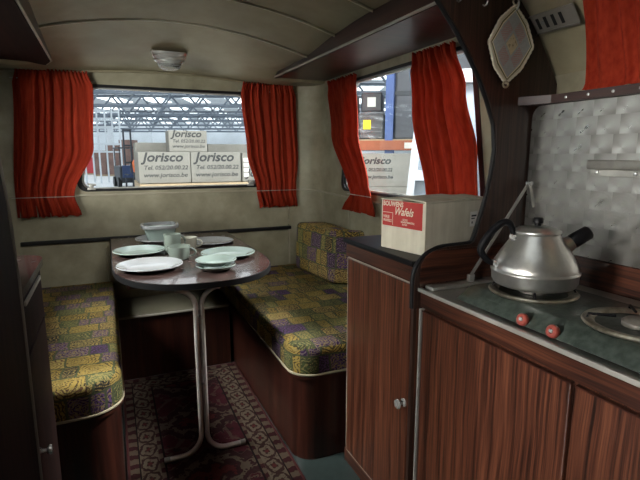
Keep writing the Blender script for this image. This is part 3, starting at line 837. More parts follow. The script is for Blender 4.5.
bm = B(); box(bm, (-0.1998, 1.28, 0.897), (-0.195, 1.56, 0.908), 0.001); bmesh.ops.transform(bm, matrix=M0, verts=bm.verts); o = obj('drawer_strip', bm, 'white plastic trim', d); o['label'] = 'white strip on the drawer front'
bm = B(); box(bm, (-0.2135, 1.215, 0.06), (-0.200, 1.60, 0.772), 0.002); bmesh.ops.transform(bm, matrix=M0, verts=bm.verts); d = obj('door', bm, 'black mahogany', t)
def knob_bm(p, dirn, s=1.0):
    bm = B(); lathe(bm, [(0, 0), (0.011 * s, 0), (0.011 * s, 0.003), (0.005 * s, 0.005), (0.0045 * s, 0.016), (0.009 * s, 0.018), (0.0125 * s, 0.023), (0.011 * s, 0.029), (0, 0.031)], 24)
    bmesh.ops.transform(bm, matrix=Matrix.Translation(p) @ Vector((0, 0, 1)).rotation_difference(Vector(dirn)).to_matrix().to_4x4(), verts=bm.verts); return bm
bm = knob_bm((-0.1998, 1.262, 0.530), (1, 0, 0)); bmesh.ops.transform(bm, matrix=M0, verts=bm.verts); o = obj('knob', bm, 'chrome', d, 40); o['label'] = 'chrome knob'

# ------------------------------------------------------------------ right side furniture
t = thing('tall_cupboard', 'striped teak cupboard with a chrome knob under the white carton', 'cupboard', (1.07, 1.39, 0)); M0 = Matrix.Translation(-t.location)
def P(bm): bmesh.ops.transform(bm, matrix=M0, verts=bm.verts); return bm
bm = B(); box(bm, (0.835, 1.163, 0.001), (XR - 0.002, 1.62, 0.918)); obj('body', P(bm), 'striped teak laminate', t)
bm = B(); box(bm, (0.826, 1.163, 0.868), (0.8345, 1.62, 0.918)); obj('top_rail', P(bm), 'striped teak laminate lengthwise', t)
bm = B(); box(bm, (0.826, 1.163, 0.001), (0.8345, 1.62, 0.055)); obj('plinth', P(bm), 'striped teak laminate lengthwise', t)
bm = B(); box(bm, (0.822, 1.180, 0.060), (0.8345, 1.6000, 0.862), 0.002); d = obj('door', P(bm), 'striped teak laminate', t)
bm = knob_bm((0.8215, 1.196, 0.468), (-1, 0, 0), 1.25); o = obj('knob', P(bm), 'chrome', d, 40); o['label'] = 'chrome knob'
bm = B()
box(bm, (0.8235, 1.6005, 0.056), (0.8345, 1.604, 0.866)); box(bm, (0.8235, 1.170, 0.8635), (0.8345, 1.604, 0.8665)); box(bm, (0.8235, 1.196, 0.0565), (0.8345, 1.604, 0.0592))
o = obj('edge_strip', P(bm), 'white plastic trim', t); o['label'] = 'pale strip round the door'
bm = B(); box(bm, (0.824, 1.163, 0.060), (0.8345, 1.177, 0.862)); obj('stile', P(bm), 'dark wenge laminate', t)
bm = B(); box(bm, (0.814, 1.163, 0.919), (XR - 0.002, 1.630, 0.938), 0.005); obj('worktop', P(bm), 'black plastic', t)

t = thing('kitchen_unit', 'striped teak kitchen base unit with two doors below the green stove', 'kitchen unit', (1.07, 0.35, 0)); M0 = Matrix.Translation(-t.location)
bm = B(); box(bm, (0.835, -0.45, 0.001), (1.215, 1.134, 0.8535)); obj('body', P(bm), 'striped teak laminate', t)
bm = B(); box(bm, (0.826, -0.45, 0.806), (0.8345, 1.134, 0.8535)); obj('top_rail', P(bm), 'striped teak laminate lengthwise', t)
for y0, y1 in ((0.618, 1.118), (0.11, 0.610)):
    bm = B(); box(bm, (0.822, y0, 0.06), (0.8345, y1, 0.800), 0.0025); d = obj('door', P(bm), 'striped teak laminate', t)
    bm = B(); box(bm, (0.8205, y0, 0.797), (0.8215, y1, 0.8005)); q = obj('top_lipping', P(bm), 'mahogany ply', d)
    if y0 > 0.5: pass
bm = B(); box(bm, (0.818, 1.121, 0.03), (0.8345, 1.129, 0.803), 0.002); o = obj('corner_strip', P(bm), 'aluminium trim', t); o['label'] = 'alloy strip down the left corner'
# pressed steel top with an upstanding front lip
bm = B(); box(bm, (0.8270, -0.45, 0.8540), (1.215, 1.134, 0.860), 0.002)
box(bm, (0.8185, -0.45, 0.8545), (0.8275, 1.134, 0.8655), 0.002); box(bm, (0.839, 1.095, 0.860), (1.159, 1.134, 0.872), 0.005)
obj('steel_top', P(bm), 'steel tray', t, 40)
bm = B(); box(bm, (0.8145, -0.45, 0.8545), (0.8180, 1.134, 0.8655), 0.001); o = obj('front_edge', P(bm), 'aluminium trim', t)
bm = B(); box(bm, (1.2165, -0.45, 0.8465), (1.235, 1.134, 0.965), 0.002); obj('back_board', P(bm), 'striped teak laminate lengthwise', t)
bm = B(); box(bm, (1.160, -0.45, 0.8605), (1.2155, 1.080, 0.886), 0.004); obj('back_angle', P(bm), 'aluminium trim', t)

# stove
t = thing('camping_stove', 'two burner green enamel stove with red taps on the steel worktop', 'stove', (1.03, 0.66, 0.8605)); M0 = Matrix.Translation(-t.location)
prof = [(0.845, 0.8665), (1.130, 0.8665), (1.130, 0.896), (1.115, 0.900), (0.897, 0.900), (0.884, 0.896), (0.848, 0.872)]
bm = B(); prism(bm, prof, FY, 0.30, 1.000); es = [e for e in bm.edges if abs(e.verts[0].co.y - e.verts[1].co.y) < 1e-6]
bmesh.ops.bevel(bm, geom=es, offset=0.004, segments=2, affect='EDGES'); obj('body', P(bm), 'enamel', t, 30)
nv = Vector((-0.66, 0, 0.75)).normalized()
def tap(y, lbl):
    bm = B(); lathe(bm, [(0, 0.0), (0.006, 0.0), (0.006, 0.010), (0.0125, 0.0105), (0.0145, 0.013), (0.0145, 0.020), (0.012, 0.023), (0.006, 0.0235), (0.005, 0.021), (0, 0.021)], 28)
    bmesh.ops.transform(bm, matrix=Matrix.Translation((0.862, y, 0.874)) @ Vector((0, 0, 1)).rotation_difference(Vector((-0.94, -0.05, 0.35))).to_matrix().to_4x4(), verts=bm.verts)
    k = obj('tap_knob', P(bm), 'red bakelite', t, 40); k['label'] = 'red tap knob'
    bm = B(); lathe(bm, [(0, 0.0205), (0.0048, 0.0205), (0.004, 0.0255), (0, 0.026)], 16)
    bmesh.ops.transform(bm, matrix=Matrix.Translation((0.862, y, 0.874)) @ Vector((0, 0, 1)).rotation_difference(Vector((-0.94, -0.05, 0.35))).to_matrix().to_4x4(), verts=bm.verts)
    obj('knob_cap', P(bm), 'chrome', k, 40)
tap(0.773, ''); tap(0.691, '')
KX, KY = 0.990, 0.878
for bx, by in ((KX, KY), (0.990, 0.600)):
    bm = B(); lathe(bm, [(0.088, 0.9002), (0.100, 0.9002), (0.103, 0.9040), (0.100, 0.9080), (0.092, 0.9095), (0.084, 0.9070), (0.078, 0.9015)], 48, (bx, by, 0), 1.06, 1.06); rg = obj('burner_ring', P(bm), 'burner steel', t, 40)
    bm = B(); lathe(bm, [(0, 0.9005), (0.034, 0.9005), (0.034, 0.9100), (0.026, 0.9160), (0, 0.9160)], 32, (bx, by, 0)); o = obj('burner_head', P(bm), 'grey vent metal', rg, 40)
    for k in range(4):
        a = PI / 4 + k * PI / 2; c, s = math.cos(a), math.sin(a)
        bm = B(); tube(bm, [(bx + 0.099 * c, by + 0.099 * s, 0.9050), (bx + 0.096 * c, by + 0.096 * s, 0.9165), (bx + 0.045 * c, by + 0.045 * s, 0.9175)], 0.0032, 8); obj('pan_support', P(bm), 'black plastic', rg, 60)
fx = Vector((0.66, 0, 0.75))
text('embossed_lettering', 'radio', 0.024, 'enamel', Vector((0.863, 0.915, 0.8795)) - t.location, (0, -1, 0), (0.66, 0, 0.63), t, 0.2, 0.0008)

# kettle
t = thing('kettle', 'dented aluminium whistling kettle with a black side handle on the stove', 'kettle', (KX, KY, 0.9215))
prof = [(0, 0.0), (0.088, 0.0), (0.098, 0.004), (0.1035, 0.014), (0.1045, 0.032), (0.1070, 0.037), (0.1070, 0.040), (0.1035, 0.0425), (0.1035, 0.046), (0.100, 0.058), (0.088, 0.080), (0.074, 0.102), (0.061, 0.121), (0.054, 0.130), (0.052, 0.134)]
bm = B(); lathe(bm, prof + [(0.0, 0.134)], 64); obj('body', bm, 'kettle aluminium', t, 60)
bm = B(); lathe(bm, [(0.0, 0.1343), (0.056, 0.1343), (0.0575, 0.137), (0.0565, 0.141), (0.050, 0.143), (0.046, 0.147), (0.030, 0.151), (0, 0.153)], 48); l = obj('lid', bm, 'kettle aluminium', t, 60)
bm = B(); lathe(bm, [(0, 0.1525), (0.008, 0.1525), (0.008, 0.158), (0.0125, 0.161), (0.0125, 0.170), (0.010, 0.173), (0, 0.173)], 24); o = obj('lid_knob', bm, 'black plastic', l, 40); o['label'] = 'black lid knob'
R_ = Vector((0.905, -0.425, 0)); F_ = Vector((0.425, 0.905, 0)); Z_ = Vector((0, 0, 1))
def kp(a, z, b=0.0): return R_ * a + Z_ * z + F_ * b
bm = B(); tube(bm, [kp(0.070, 0.098), kp(0.092, 0.113)], 0.016, 20, rs=[0.022, 0.0165]); sp = obj('spout', bm, 'kettle aluminium', t, 60)
bm = B(); tube(bm, [kp(0.0885, 0.1105), kp(0.092, 0.113), kp(0.128, 0.136), kp(0.131, 0.138)], 0.017, 24, rs=[0.0175, 0.019, 0.0175, 0.014]); o = obj('whistle_cap', bm, 'black plastic', sp, 50); o['label'] = 'black whistle cap on the spout'
hp_ = [kp(-0.060, 0.127), kp(-0.064, 0.146), kp(-0.074, 0.160), kp(-0.092, 0.158), kp(-0.116, 0.136), kp(-0.134, 0.108), kp(-0.140, 0.092), kp(-0.134, 0.076), kp(-0.118, 0.060), kp(-0.102, 0.052)]
def smooth_pts(p, k=6):
    q = []
    for i in range(len(p) - 1):
        p0, p1, p2, p3 = p[max(i - 1, 0)], p[i], p[i + 1], p[min(i + 2, len(p) - 1)]
        for j in range(k):
            u = j / k
            q.append(0.5 * ((2 * p1) + (p2 - p0) * u + (2 * p0 - 5 * p1 + 4 * p2 - p3) * u * u + (3 * p1 - p0 - 3 * p2 + p3) * u ** 3))
    return q + [p[-1]]
hh = smooth_pts(hp_); n = len(hh)
bm = B(); tube(bm, hh, 0.008, 14, rs=[0.0055 + 0.0045 * math.sin(PI * i / (n - 1)) ** 0.7 for i in range(n)]); o = obj('handle', bm, 'black plastic', t, 60); o['label'] = 'black curved handle'
for a, z in ((-0.059, 0.123), (-0.100, 0.054)):
    bm = B(); tube(bm, [kp(a + 0.003, z - 0.006, -0.014), kp(a - 0.004, z, 0.0), kp(a + 0.003, z - 0.006, 0.014)], 0.007, 12); tube(bm, [kp(a + 0.006, z), kp(a - 0.008, z + 0.003)], 0.008, 12); obj('handle_lug', bm, 'chrome', t, 50)

# lid of the hob, standing open
t = thing('stove_lid', 'raised stainless splash sheet with a swirled finish behind the kettle', 'stove lid', (1.228, 0.35, 0.954)); M0 = Matrix.Translation(-t.location)
ol = rounded([(-0.45, 0.967), (1.132, 0.967), (1.132, 1.397), (-0.45, 1.397)], [0, 0, 0.035, 0])
bm = B(); prism(bm, ol, FX, 1.216, 1.222); obj('sheet', P(bm), 'swirl', t, 20)
bm = B(); box(bm, (1.206, 0.30, 1.212), (1.2155, 0.925, 1.237), 0.004); h = obj('grab_rail', P(bm), 'worn rail', t, 40)
bm = B(); box(bm, (1.212, 0.30, 1.194), (1.2155, 0.915, 1.2118), 0.001); o = obj('rail_backing', P(bm), 'worn rail', t)
for y in (0.895, 0.79):
    bm = B(); lathe(bm, [(0, 0), (0.006, 0), (0.0055, 0.003), (0, 0.0045)], 16); bmesh.ops.transform(bm, matrix=Matrix.Translation((1.2118, y, 1.203)) @ Matrix.Rotation(-PI / 2, 4, 'Y'), verts=bm.verts); obj('screw', P(bm), 'chrome', t, 40)
# stay arm
t2 = thing('lid_stay', 'thin folding metal stay arm between the steel sheet and the counter, above the kettle handle', 'stay arm', (1.15, 1.11, 1.0)); M0 = Matrix.Translation(-t2.location)
def flat(bm, p, q, w, th):
    p, q = Vector(p), Vector(q); d = (q - p).normalized(); s = d.cross(Vector((0, 1, 0))).normalized() * w / 2; y = Vector((0, th / 2, 0))
    vs = [bm.verts.new(c + a * s + b * y) for c in (p, q) for a, b in ((-1, -1), (1, -1), (1, 1), (-1, 1))]
    for k in range(4): bm.faces.new((vs[k], vs[(k + 1) % 4], vs[4 + (k + 1) % 4], vs[4 + k]))
    bm.faces.new(vs[:4][::-1]); bm.faces.new(vs[4:])
bm = B(); flat(bm, (1.196, 1.105, 1.168), (0.985, 1.105, 0.892), 0.010, 0.003); obj('long_arm', P(bm), 'aluminium trim', t2)
bm = B(); flat(bm, (1.190, 1.098, 1.165), (1.2145, 1.098, 1.09), 0.010, 0.003); obj('short_arm', P(bm), 'aluminium trim', t2)
bm = B(); tube(bm, [(1.193, 1.093, 1.163), (1.193, 1.111, 1.163)], 0.007, 16); obj('pivot', P(bm), 'chrome', t2, 40)
bm = B(); box(bm, (0.975, 1.098, 0.8725), (0.995, 1.112, 0.896), 0.002); obj('foot', P(bm), 'aluminium trim', t2)
# wooden strip above
t = thing('wooden_rail', 'screwed wooden rail along the top of the steel splash sheet', 'rail', (1.25, 0.35, 1.41)); M0 = Matrix.Translation(-t.location)
bm = B(); prism(bm, [(1.155, 1.133), (1.165, 1.135), (1.31, 1.135), (1.31, -0.45), (1.196, -0.45), (1.196, 1.05)], FZ, 1.398, 1.422); obj('strip', P(bm), 'mahogany ply lengthwise', t)
for y in (1.120, 1.085, 1.00, 0.93, 0.86, 0.79):
    bm = B(); lathe(bm, [(0, 0), (0.0042, 0), (0.004, 0.002), (0, 0.003)], 12); bmesh.ops.transform(bm, matrix=Matrix.Translation((1.1955 if y < 1.06 else 1.1955 - (y - 1.05) * 0.21, y, 1.410)) @ Matrix.Rotation(-PI / 2, 4, 'Y'), verts=bm.verts); obj('screw', P(bm), 'chrome', t, 40)

# divider with the big arch
arch = [(0.806, 0.80), (0.805, 0.87), (0.808, 0.905), (0.820, 0.932), (0.842, 0.955), (0.872, 0.970), (0.91, 0.979), (1.005, 0.981), (1.022, 0.990), (1.04, 1.04), (1.062, 1.11), (1.08, 1.19), (1.088, 1.265), (1.078, 1.34), (1.046, 1.41), (1.006, 1.48), (0.960, 1.544), (0.915, 1.60), (0.865, 1.653), (0.80, 1.715), (0.74, 1.765), (0.66, 1.82)]
top = [(x, ceil_z(x, 1.15) - 0.003) for x in (0.66, 0.74, 0.82, 0.9, 0.98, 1.06, 1.12, 1.18, 1.23, 1.27, 1.30, 1.316)]
t = thing('arched_divider', 'dark wood partition with a black edged arch between the dinette and the kitchen', 'partition', (1.2, 1.15, 0.80)); M0 = Matrix.Translation(-t.location)
bm = B(); prism(bm, arch + top + [(1.316, 0.001), (0.842, 0.001), (0.842, 0.80)], FY, 1.1375, 1.1605); obj('panel', P(bm), 'dark wenge laminate', t)
bm = B(); tube(bm, smooth_pts([Vector((x, 1.149, z)) for x, z in arch], 3), 0.0075, 10); o = obj('edge_moulding', P(bm), 'black rubber', t, 60); o['label'] = 'glossy black edge moulding'
# small teak cheek panel facing the kitchen
bm = B(); prism(bm, rounded([(0.822, 0.875), (1.2, 0.875), (1.2, 0.972), (0.822, 0.972)], [0, 0, 0, 0.06]), FY, 1.1350, 1.1372); o = obj('cheek_panel', P(bm), 'striped teak laminate lengthwise', t)

# hooks + pot holder + vent
hook0 = None
for i, (x, z) in enumerate(((0.908, 1.668), (0.998, 1.668), (1.112, 1.668))):
    bm = B(); tube(bm, [(0, 0.0, 0.03), (0, -0.012, 0.03), (0, -0.020, 0.022), (0, -0.024, 0.005), (0, -0.020, -0.006), (0, -0.012, -0.009), (0, -0.005, -0.004)], 0.0028, 8)
    lathe(bm, [(0, -0.0005), (0.009, -0.0005), (0.008, 0.003), (0, 0.004)], 16) if False else None
    h = obj('cup_hook', bm, 'chrome', None, 60); h.location = (x, 1.1365, z)
    tag(h, ('small chrome hook on the dark partition, leftmost of three', 'small chrome hook on the dark partition, middle of three', 'small chrome hook holding up the knitted pot holder')[i], 'hook', 'hooks on the partition')
t = thing('pot_holder', 'knitted cream and grey diamond pot holder hanging on the dark partition', 'pot holder', (1.102, 1.128, 1.566), 0)
bm = B(); uvl = bm.loops.layers.uv.new('UVMap'); S = 0.0795; N = 26; g = []
ca, sa = math.cos(math.radians(45)), math.sin(math.radians(45))
for j in range(N + 1):
    row = []
    for i in range(N + 1):
        u, v = (2 * i / N - 1) * S, (2 * j / N - 1) * S
        k = 1.17 - 0.22 * (abs(u) * abs(v)) / S ** 2
        sc = 1 + 0.02 * math.sin(i * 2.0) * (1 if j in (0, N) else 0) + 0.02 * math.sin(j * 2.0) * (1 if i in (0, N) else 0)
        x = (u * ca - v * sa) * 0.80 * k * sc; z = (u * sa + v * ca) * 1.0 * k * sc
        row.append((bm.verts.new((x + 0.08 * z, -0.004 + 0.003 * math.sin(30 * x) - 0.002 * math.cos(25 * z), z)), (u, v)))
    g.append(row)
for j in range(N):
    for i in range(N):
        q = (g[j][i], g[j][i + 1], g[j + 1][i + 1], g[j + 1][i]); f = bm.faces.new([a[0] for a in q])
        for l, a in zip(f.loops, q): l[uvl].uv = a[1]
o = obj('cloth_pad', bm, 'pot', t, 60, uv=False); md = o.modifiers.new('thick', 'SOLIDIFY'); md.thickness = 0.006; md.offset = 0
bm = B(); zt = 0.108
edge = [g_ for g_ in ()]
tube(bm, [(0.011, -0.004, zt - 0.004), (-0.002, -0.004, zt + 0.008), (0.000, -0.010, zt + 0.020), (-0.004, -0.022, zt + 0.0135) if False else (0.004, -0.012, zt + 0.0225), (0.015, -0.008, zt + 0.010)], 0.0028, 8, True); o = obj('hanging_loop', bm, 'piping', t, 60)
bm = B(); tube(bm, [(-0.011 + 0.010 * math.cos(a), -0.005, -0.112 + 0.008 * math.sin(a)) for a in [2 * PI * k / 14 for k in range(14)]], 0.0032, 8, True); obj('lower_loop', bm, 'piping', t, 60)
# crocheted edge
bm = B(); crn = [(-S, -S), (S, -S), (S, S), (-S, S)]; pts = []
for (a, b), (c, d) in zip(crn, crn[1:] + crn[:1]):
    for k in range(20):
        f = k / 20; u, v = a + (c - a) * f, b + (d - b) * f
        kk = 1.17 - 0.22 * abs(u) * abs(v) / S ** 2 + 0.012 * math.sin(PI * k)
        x = (u * ca - v * sa) * 0.80 * kk; z = (u * sa + v * ca) * kk; pts.append((x + 0.08 * z, -0.004 + 0.003 * math.sin(30 * x) - 0.002 * math.cos(25 * z), z))
tube(bm, pts, 0.0045, 8, True, rs=[0.0040 + 0.0014 * (i % 2) for i in range(len(pts))]); obj('scalloped_edge', bm, 'cream wool', t, 60)
def cove_frame(y, z):
    d = ((1.915 - z - 0.0) / 0.427) ** 0.25 * 0.985; return CX + d
vz0, vz1 = 1.612, 1.658
def cx_at(z):       # x on the curved kitchen ceiling at height z (y about 1.05)
    lo, hi = 0.34, 1.32
    for _ in range(40):
        m_ = (lo + hi) / 2
        if ceil_z(m_, 1.05) > z: lo = m_
        else: hi = m_
    return lo
pa, pb = Vector((cx_at(vz0), 0, vz0)), Vector((cx_at(vz1), 0, vz1)); upv = (pb - pa).normalized(); nin = Vector((-upv.z, 0, upv.x)); nin = nin if nin.x < 0 else -nin
t = thing('wall_vent', 'slotted grey metal vent plate on the curved wall beside the pot holder', 'vent', (pa.x + nin.x * 0.006, 1.062, pa.z + nin.z * 0.006))
L = (pb - pa).length
def vq(bm, y0, y1, a0, a1, d0, d1, r=0.0):
    box(bm, (a0, y0, d0), (a1, y1, d1), r)
mt = Matrix(((upv.x, 0, nin.x, 0), (0, 1, 0, 0), (upv.z, 0, nin.z, 0), (0, 0, 0, 1)))
bm = B(); vq(bm, -0.073, 0.073, 0, L, 0, 0.003, 0.001); vq(bm, -0.073, 0.073, 0, 0.004, 0.003, 0.007); vq(bm, -0.073, 0.073, L - 0.004, L, 0.003, 0.007); bmesh.ops.transform(bm, matrix=mt, verts=bm.verts); obj('plate', bm, 'grey vent metal', t, 40)
for y in (0.052, 0.026, 0.000, -0.026):
    bm = B(); vq(bm, y - 0.005, y + 0.005, L * 0.22, L * 0.78, 0.0031, 0.0042); bmesh.ops.transform(bm, matrix=mt, verts=bm.verts); obj('slot', bm, 'dark slot', t)
bm = B(); vq(bm, 0.032, 0.040, L * 0.45, L * 0.6, 0.0031, 0.008, 0.001)
bmesh.ops.transform(bm, matrix=mt, verts=bm.verts); obj('slider', bm, 'chrome', t)

# ------------------------------------------------------------------ waffle carton
t = thing('cardboard_box', 'white cardboard box with a red printed label on the tall cupboard', 'box', (1.0116, 1.3434, 0.9385), math.radians(11.3))
bx0, bx1, by0, by1, bh = -0.145, 0.155, -0.105, 0.095, 0.168
bm = B(); box(bm, (bx0, by0, 0.0), (bx1, by1, bh - 0.004), 0.003); obj('carton_body', bm, 'white board', t)
for s in (-1, 1):
    bm = B(); box(bm, (bx0 - 0.002, -0.005 if s > 0 else by0 - 0.002, bh - 0.004), (bx1 + 0.002, by1 + 0.002 if s > 0 else -0.008, bh), 0.001)
    for v in bm.verts: v.co.z += 0.004 * (1 + math.sin(v.co.x * 22 + s)) * (1 if abs(v.co.y) < 0.02 else 0.2)
    obj('flap', bm, 'white board', t)
bm = B(); ly1, lz0, lz1 = by1 - 0.007, 0.078, bh - 0.005
box(bm, (bx0 - 0.0008, by0 + 0.012, lz0), (bx0 - 0.0001, ly1, lz1)); lb = obj('printed_label', bm, 'label red', t); lb['label'] = 'red printed panel'
xo = bx0 - 0.0008
def tx(n, s, size, y, z, **k): return text(n, s, size, 'label cream', (xo, y, z), (0, -1, 0), (0, 0, 1), lb, **k)
tx('lettering', 'BOUWENS', 0.022, ly1 - 0.003, lz1 - 0.018, bold=0.0007, width=0.88)
tx('lettering', 'Wafels', 0.036, ly1 - 0.055, lz1 - 0.045, shear=0.35, bold=0.0006, width=0.85)
tx('lettering', 'VERSE\nWAFELS', 0.0125, ly1 - 0.004, lz0 + 0.026, bold=0.0003, width=0.9)
tx('lettering', '   1,25 KG\nBANKETBAKKERIJ\n    B-9100', 0.008, ly1 - 0.088, lz0 + 0.024, bold=0.0002, width=0.95)
bm = B(); box(bm, (xo - 0.0003, ly1 - 0.050, lz0 + 0.004), (xo, ly1 - 0.0485, lz0 + 0.045)); box(bm, (xo - 0.0003, ly1 - 0.050, lz0 + 0.044), (xo, ly1 - 0.001, lz0 + 0.0455)); obj('printed_rule', bm, 'label cream', lb)
bm = B(); box(bm, (0.07, by0 - 0.0008, 0.075), (0.108, by0 - 0.0001, 0.125)); lb2 = obj('shipping_label', bm, 'paper label', t); lb2['label'] = 'small white sticker'
bm = B(); box(bm, (0.076, by0 - 0.0012, 0.108), (0.102, by0 - 0.0009, 0.114)); box(bm, (0.076, by0 - 0.0012, 0.100), (0.094, by0 - 0.0009, 0.104)); box(bm, (0.078, by0 - 0.0012, 0.085), (0.084, by0 - 0.0009, 0.092)); obj('print_mark', bm, 'carton ink', lb2)

# ------------------------------------------------------------------ the hall outside
GZ = -0.5
AH = math.radians(22)
def hp(l, a, z): return Vector((a * math.sin(AH) + l * math.cos(AH), a * math.cos(AH) - l * math.sin(AH), z))
def hbox(bm, l0, l1, a0, a1, z0, z1):
    g = bmesh.ops.create_cube(bm, size=1.0)
    for v in g['verts']: v.co = hp(l0 + (v.co.x + 0.5) * (l1 - l0), a0 + (v.co.y + 0.5) * (a1 - a0), z0 + (v.co.z + 0.5) * (z1 - z0))
ZR = 5.3
bm = B(); hbox(bm, -48, 24, -14, 62, GZ - 0.2, GZ); struct('floor.001', bm, 'concrete')
bm = B(); hbox(bm, -48, 24, -14, 62, ZR, ZR + 0.2); roof = struct('ceiling.002', bm, 'hall sheeting')
bm = B(); hbox(bm, -48, 24, 61.8, 62, GZ, ZR); struct('wall_far', bm, 'hall sheeting')
bm = B(); hbox(bm, 15, 15.2, 6, 61.5, GZ, ZR); struct('wall_side', bm, 'hall dark wall')
random.seed(11)
for l in range(-44, 15, 3):
    for a in range(10, 60, 6):
        bm = B(); hbox(bm, l - 0.7, l + 0.7, a + 0.7, a + 4.9, ZR - 0.06, ZR - 0.01); q = obj('roof_light', bm, 'daylit roof light sheet', roof)
def bar(bm, p, q, r): tube(bm, [p, q], r, 5)
tr0 = None
for k, a in enumerate(range(10, 60, 6)):
    bm = B(); z0, z1 = ZR - 1.35, ZR - 0.15
    L0, L1 = -46, 14
    bar(bm, hp(L0, a, z0), hp(L1, a, z0), 0.10); bar(bm, hp(L0, a, z1), hp(L1, a, z1), 0.09)
    l = L0
    while l < L1 - 1.9:
        bar(bm, hp(l, a, z0), hp(l + 1.0, a, z1), 0.065); bar(bm, hp(l + 1.0, a, z1), hp(l + 2.0, a, z0), 0.065); l += 2.0
    o = obj('roof_truss', bm, 'hall steel', None, 60)
    tag(o, 'grey lattice steel roof truss spanning the hall outside the window', 'roof truss', 'roof trusses in the hall')
    if k % 2 == 0:
        for l in (-34, -18):
            bm = B(); hbox(bm, l - 0.15, l + 0.15, a - 0.15, a + 0.15, GZ, ZR - 1.42); c = obj('column', bm, 'pale steel', None); tag(c, 'pale steel column holding the hall roof', 'column', 'columns in the hall')
# cartons on a case behind the end window
def carton(label, x0, x1, y0, y1, z0, z1, lines=True, size=None, tape=True, wrap=0):
    t = thing('carton', label, 'carton', ((x0 + x1) / 2, y0, z0), 0, 'cartons outside the end window')
    w, d, h = x1 - x0, y1 - y0, z1 - z0
    bm = B(); box(bm, (-w / 2, 0, 0), (w / 2, d, h), 0.008); b = obj('carton_body', bm, 'cardboard', t)
    if lines:
        s = size or w * 0.30
        lz = h * 0.70 if lines is True else lines
        text('printed_text', 'Jorisco', s * 0.83, 'carton ink', (-w / 2 + w * 0.08, -0.001, lz), (1, 0, 0), (0, 0, 1), b, 0.25, s * 0.022, 1.1)
        if lines is True:
            text('printed_text', 'Tel. 052/20.00.22', s * 0.38, 'carton ink', (-w / 2 + w * 0.09, -0.001, h * 0.44), (1, 0, 0), (0, 0, 1), b, 0.2, s * 0.006, 1.08)
            text('printed_text', 'www.jorisco.be', s * 0.40, 'carton ink', (-w / 2 + w * 0.08, -0.001, h * 0.20), (1, 0, 0), (0, 0, 1), b, 0.2, s * 0.006, 1.12)
    return t
c1 = carton('left of the two large printed cartons in the row outside the end window', 0.335, 0.905, 5.80, 6.2, 0.93, 1.285)
c2 = carton('right of the two large printed cartons in the row outside the end window', 0.912, 1.505, 5.80, 6.2, 0.93, 1.285)
c3 = carton('printed carton on top of the two large ones outside the end window', 0.68, 1.115, 5.84, 6.15, 1.2855, 1.53)
c4 = carton('carton partly hidden by the right curtain, low printing and white stickers', 1.52, 2.10, 5.78, 6.2, 0.93, 1.275, 0.06, 0.16)
c5 = carton('plain carton behind the printed ones, on the left outside the end window', 0.34, 0.98, 6.35, 6.75, 0.93, 1.40, False)
c6 = carton('plain carton behind the printed ones, on the right outside the end window', 1.22, 1.82, 6.35, 6.75, 0.93, 1.39, False)
for k in range(4):
    bm = B(); box(bm, (-0.275, -0.002, 0.06 + 0.06 * k), (-0.215, -0.0002, 0.105 + 0.06 * k)); bm2 = obj('sticker', bm, 'paper label', c4)
t = thing('packing_case', 'plywood packing case carrying the printed cartons outside the end window', 'case', (1.2, 5.7, GZ))
bm = B(); box(bm, (-0.87, 0.02, 0.10), (0.95, 1.12, 1.425)); obj('body', bm, 'raw plywood', t)
for x in (-0.85, 0.0, 0.8): obj('skid', box(B(), (x, 0.02, 0.0), (x + 0.1, 1.12, 0.0995)), 'raw plywood', t)
# forklift
t = thing('forklift', 'dark blue forklift with a tall mast beside the cartons in the hall', 'forklift', (1.26, 28.0, GZ), math.radians(8))
bm = B(); box(bm, (-0.55, 0.3, 0.25), (0.50, 2.2, 1.15), 0.06); obj('chassis', bm, 'truck dark', t)
for x in (-0.30, 0.06):
    bm = B(); box(bm, (x - 0.04, 0.0, 0.05), (x + 0.04, 0.12, 3.1), 0.01); obj('mast_rail', bm, 'truck dark', t)
for z in (0.5, 1.3, 2.2, 3.0): obj('mast_crossbar', box(B(), (-0.28, 0.02, z), (0.04, 0.08, z + 0.09)), 'truck dark', t)
bm = B(); box(bm, (-0.48, -0.06, 0.55), (0.20, 0.0, 1.20)); obj('fork_carriage', bm, 'truck blue', t)
for x in (-0.34, 0.06):
    bm = B(); box(bm, (x - 0.05, -1.0, 0.72), (x + 0.05, -0.06, 0.76)); obj('fork', bm, 'truck dark', t)
bm = B()
for x, y in ((-0.48, 0.5), (0.44, 0.5), (-0.48, 2.1), (0.44, 2.1)): tube(bm, [(x, y, 1.1), (x, y, 2.1)], 0.03, 6)
box(bm, (-0.55, 0.45, 2.1), (0.50, 2.15, 2.16)); obj('cab_guard', bm, 'truck dark', t)
for x in (-0.56, 0.52):
    for y in (0.55, 1.9):
        bm = B(); tube(bm, [(x - 0.09, y, 0.28), (x + 0.09, y, 0.28)], 0.28, 20); obj('wheel', bm, 'black rubber', t, 40)
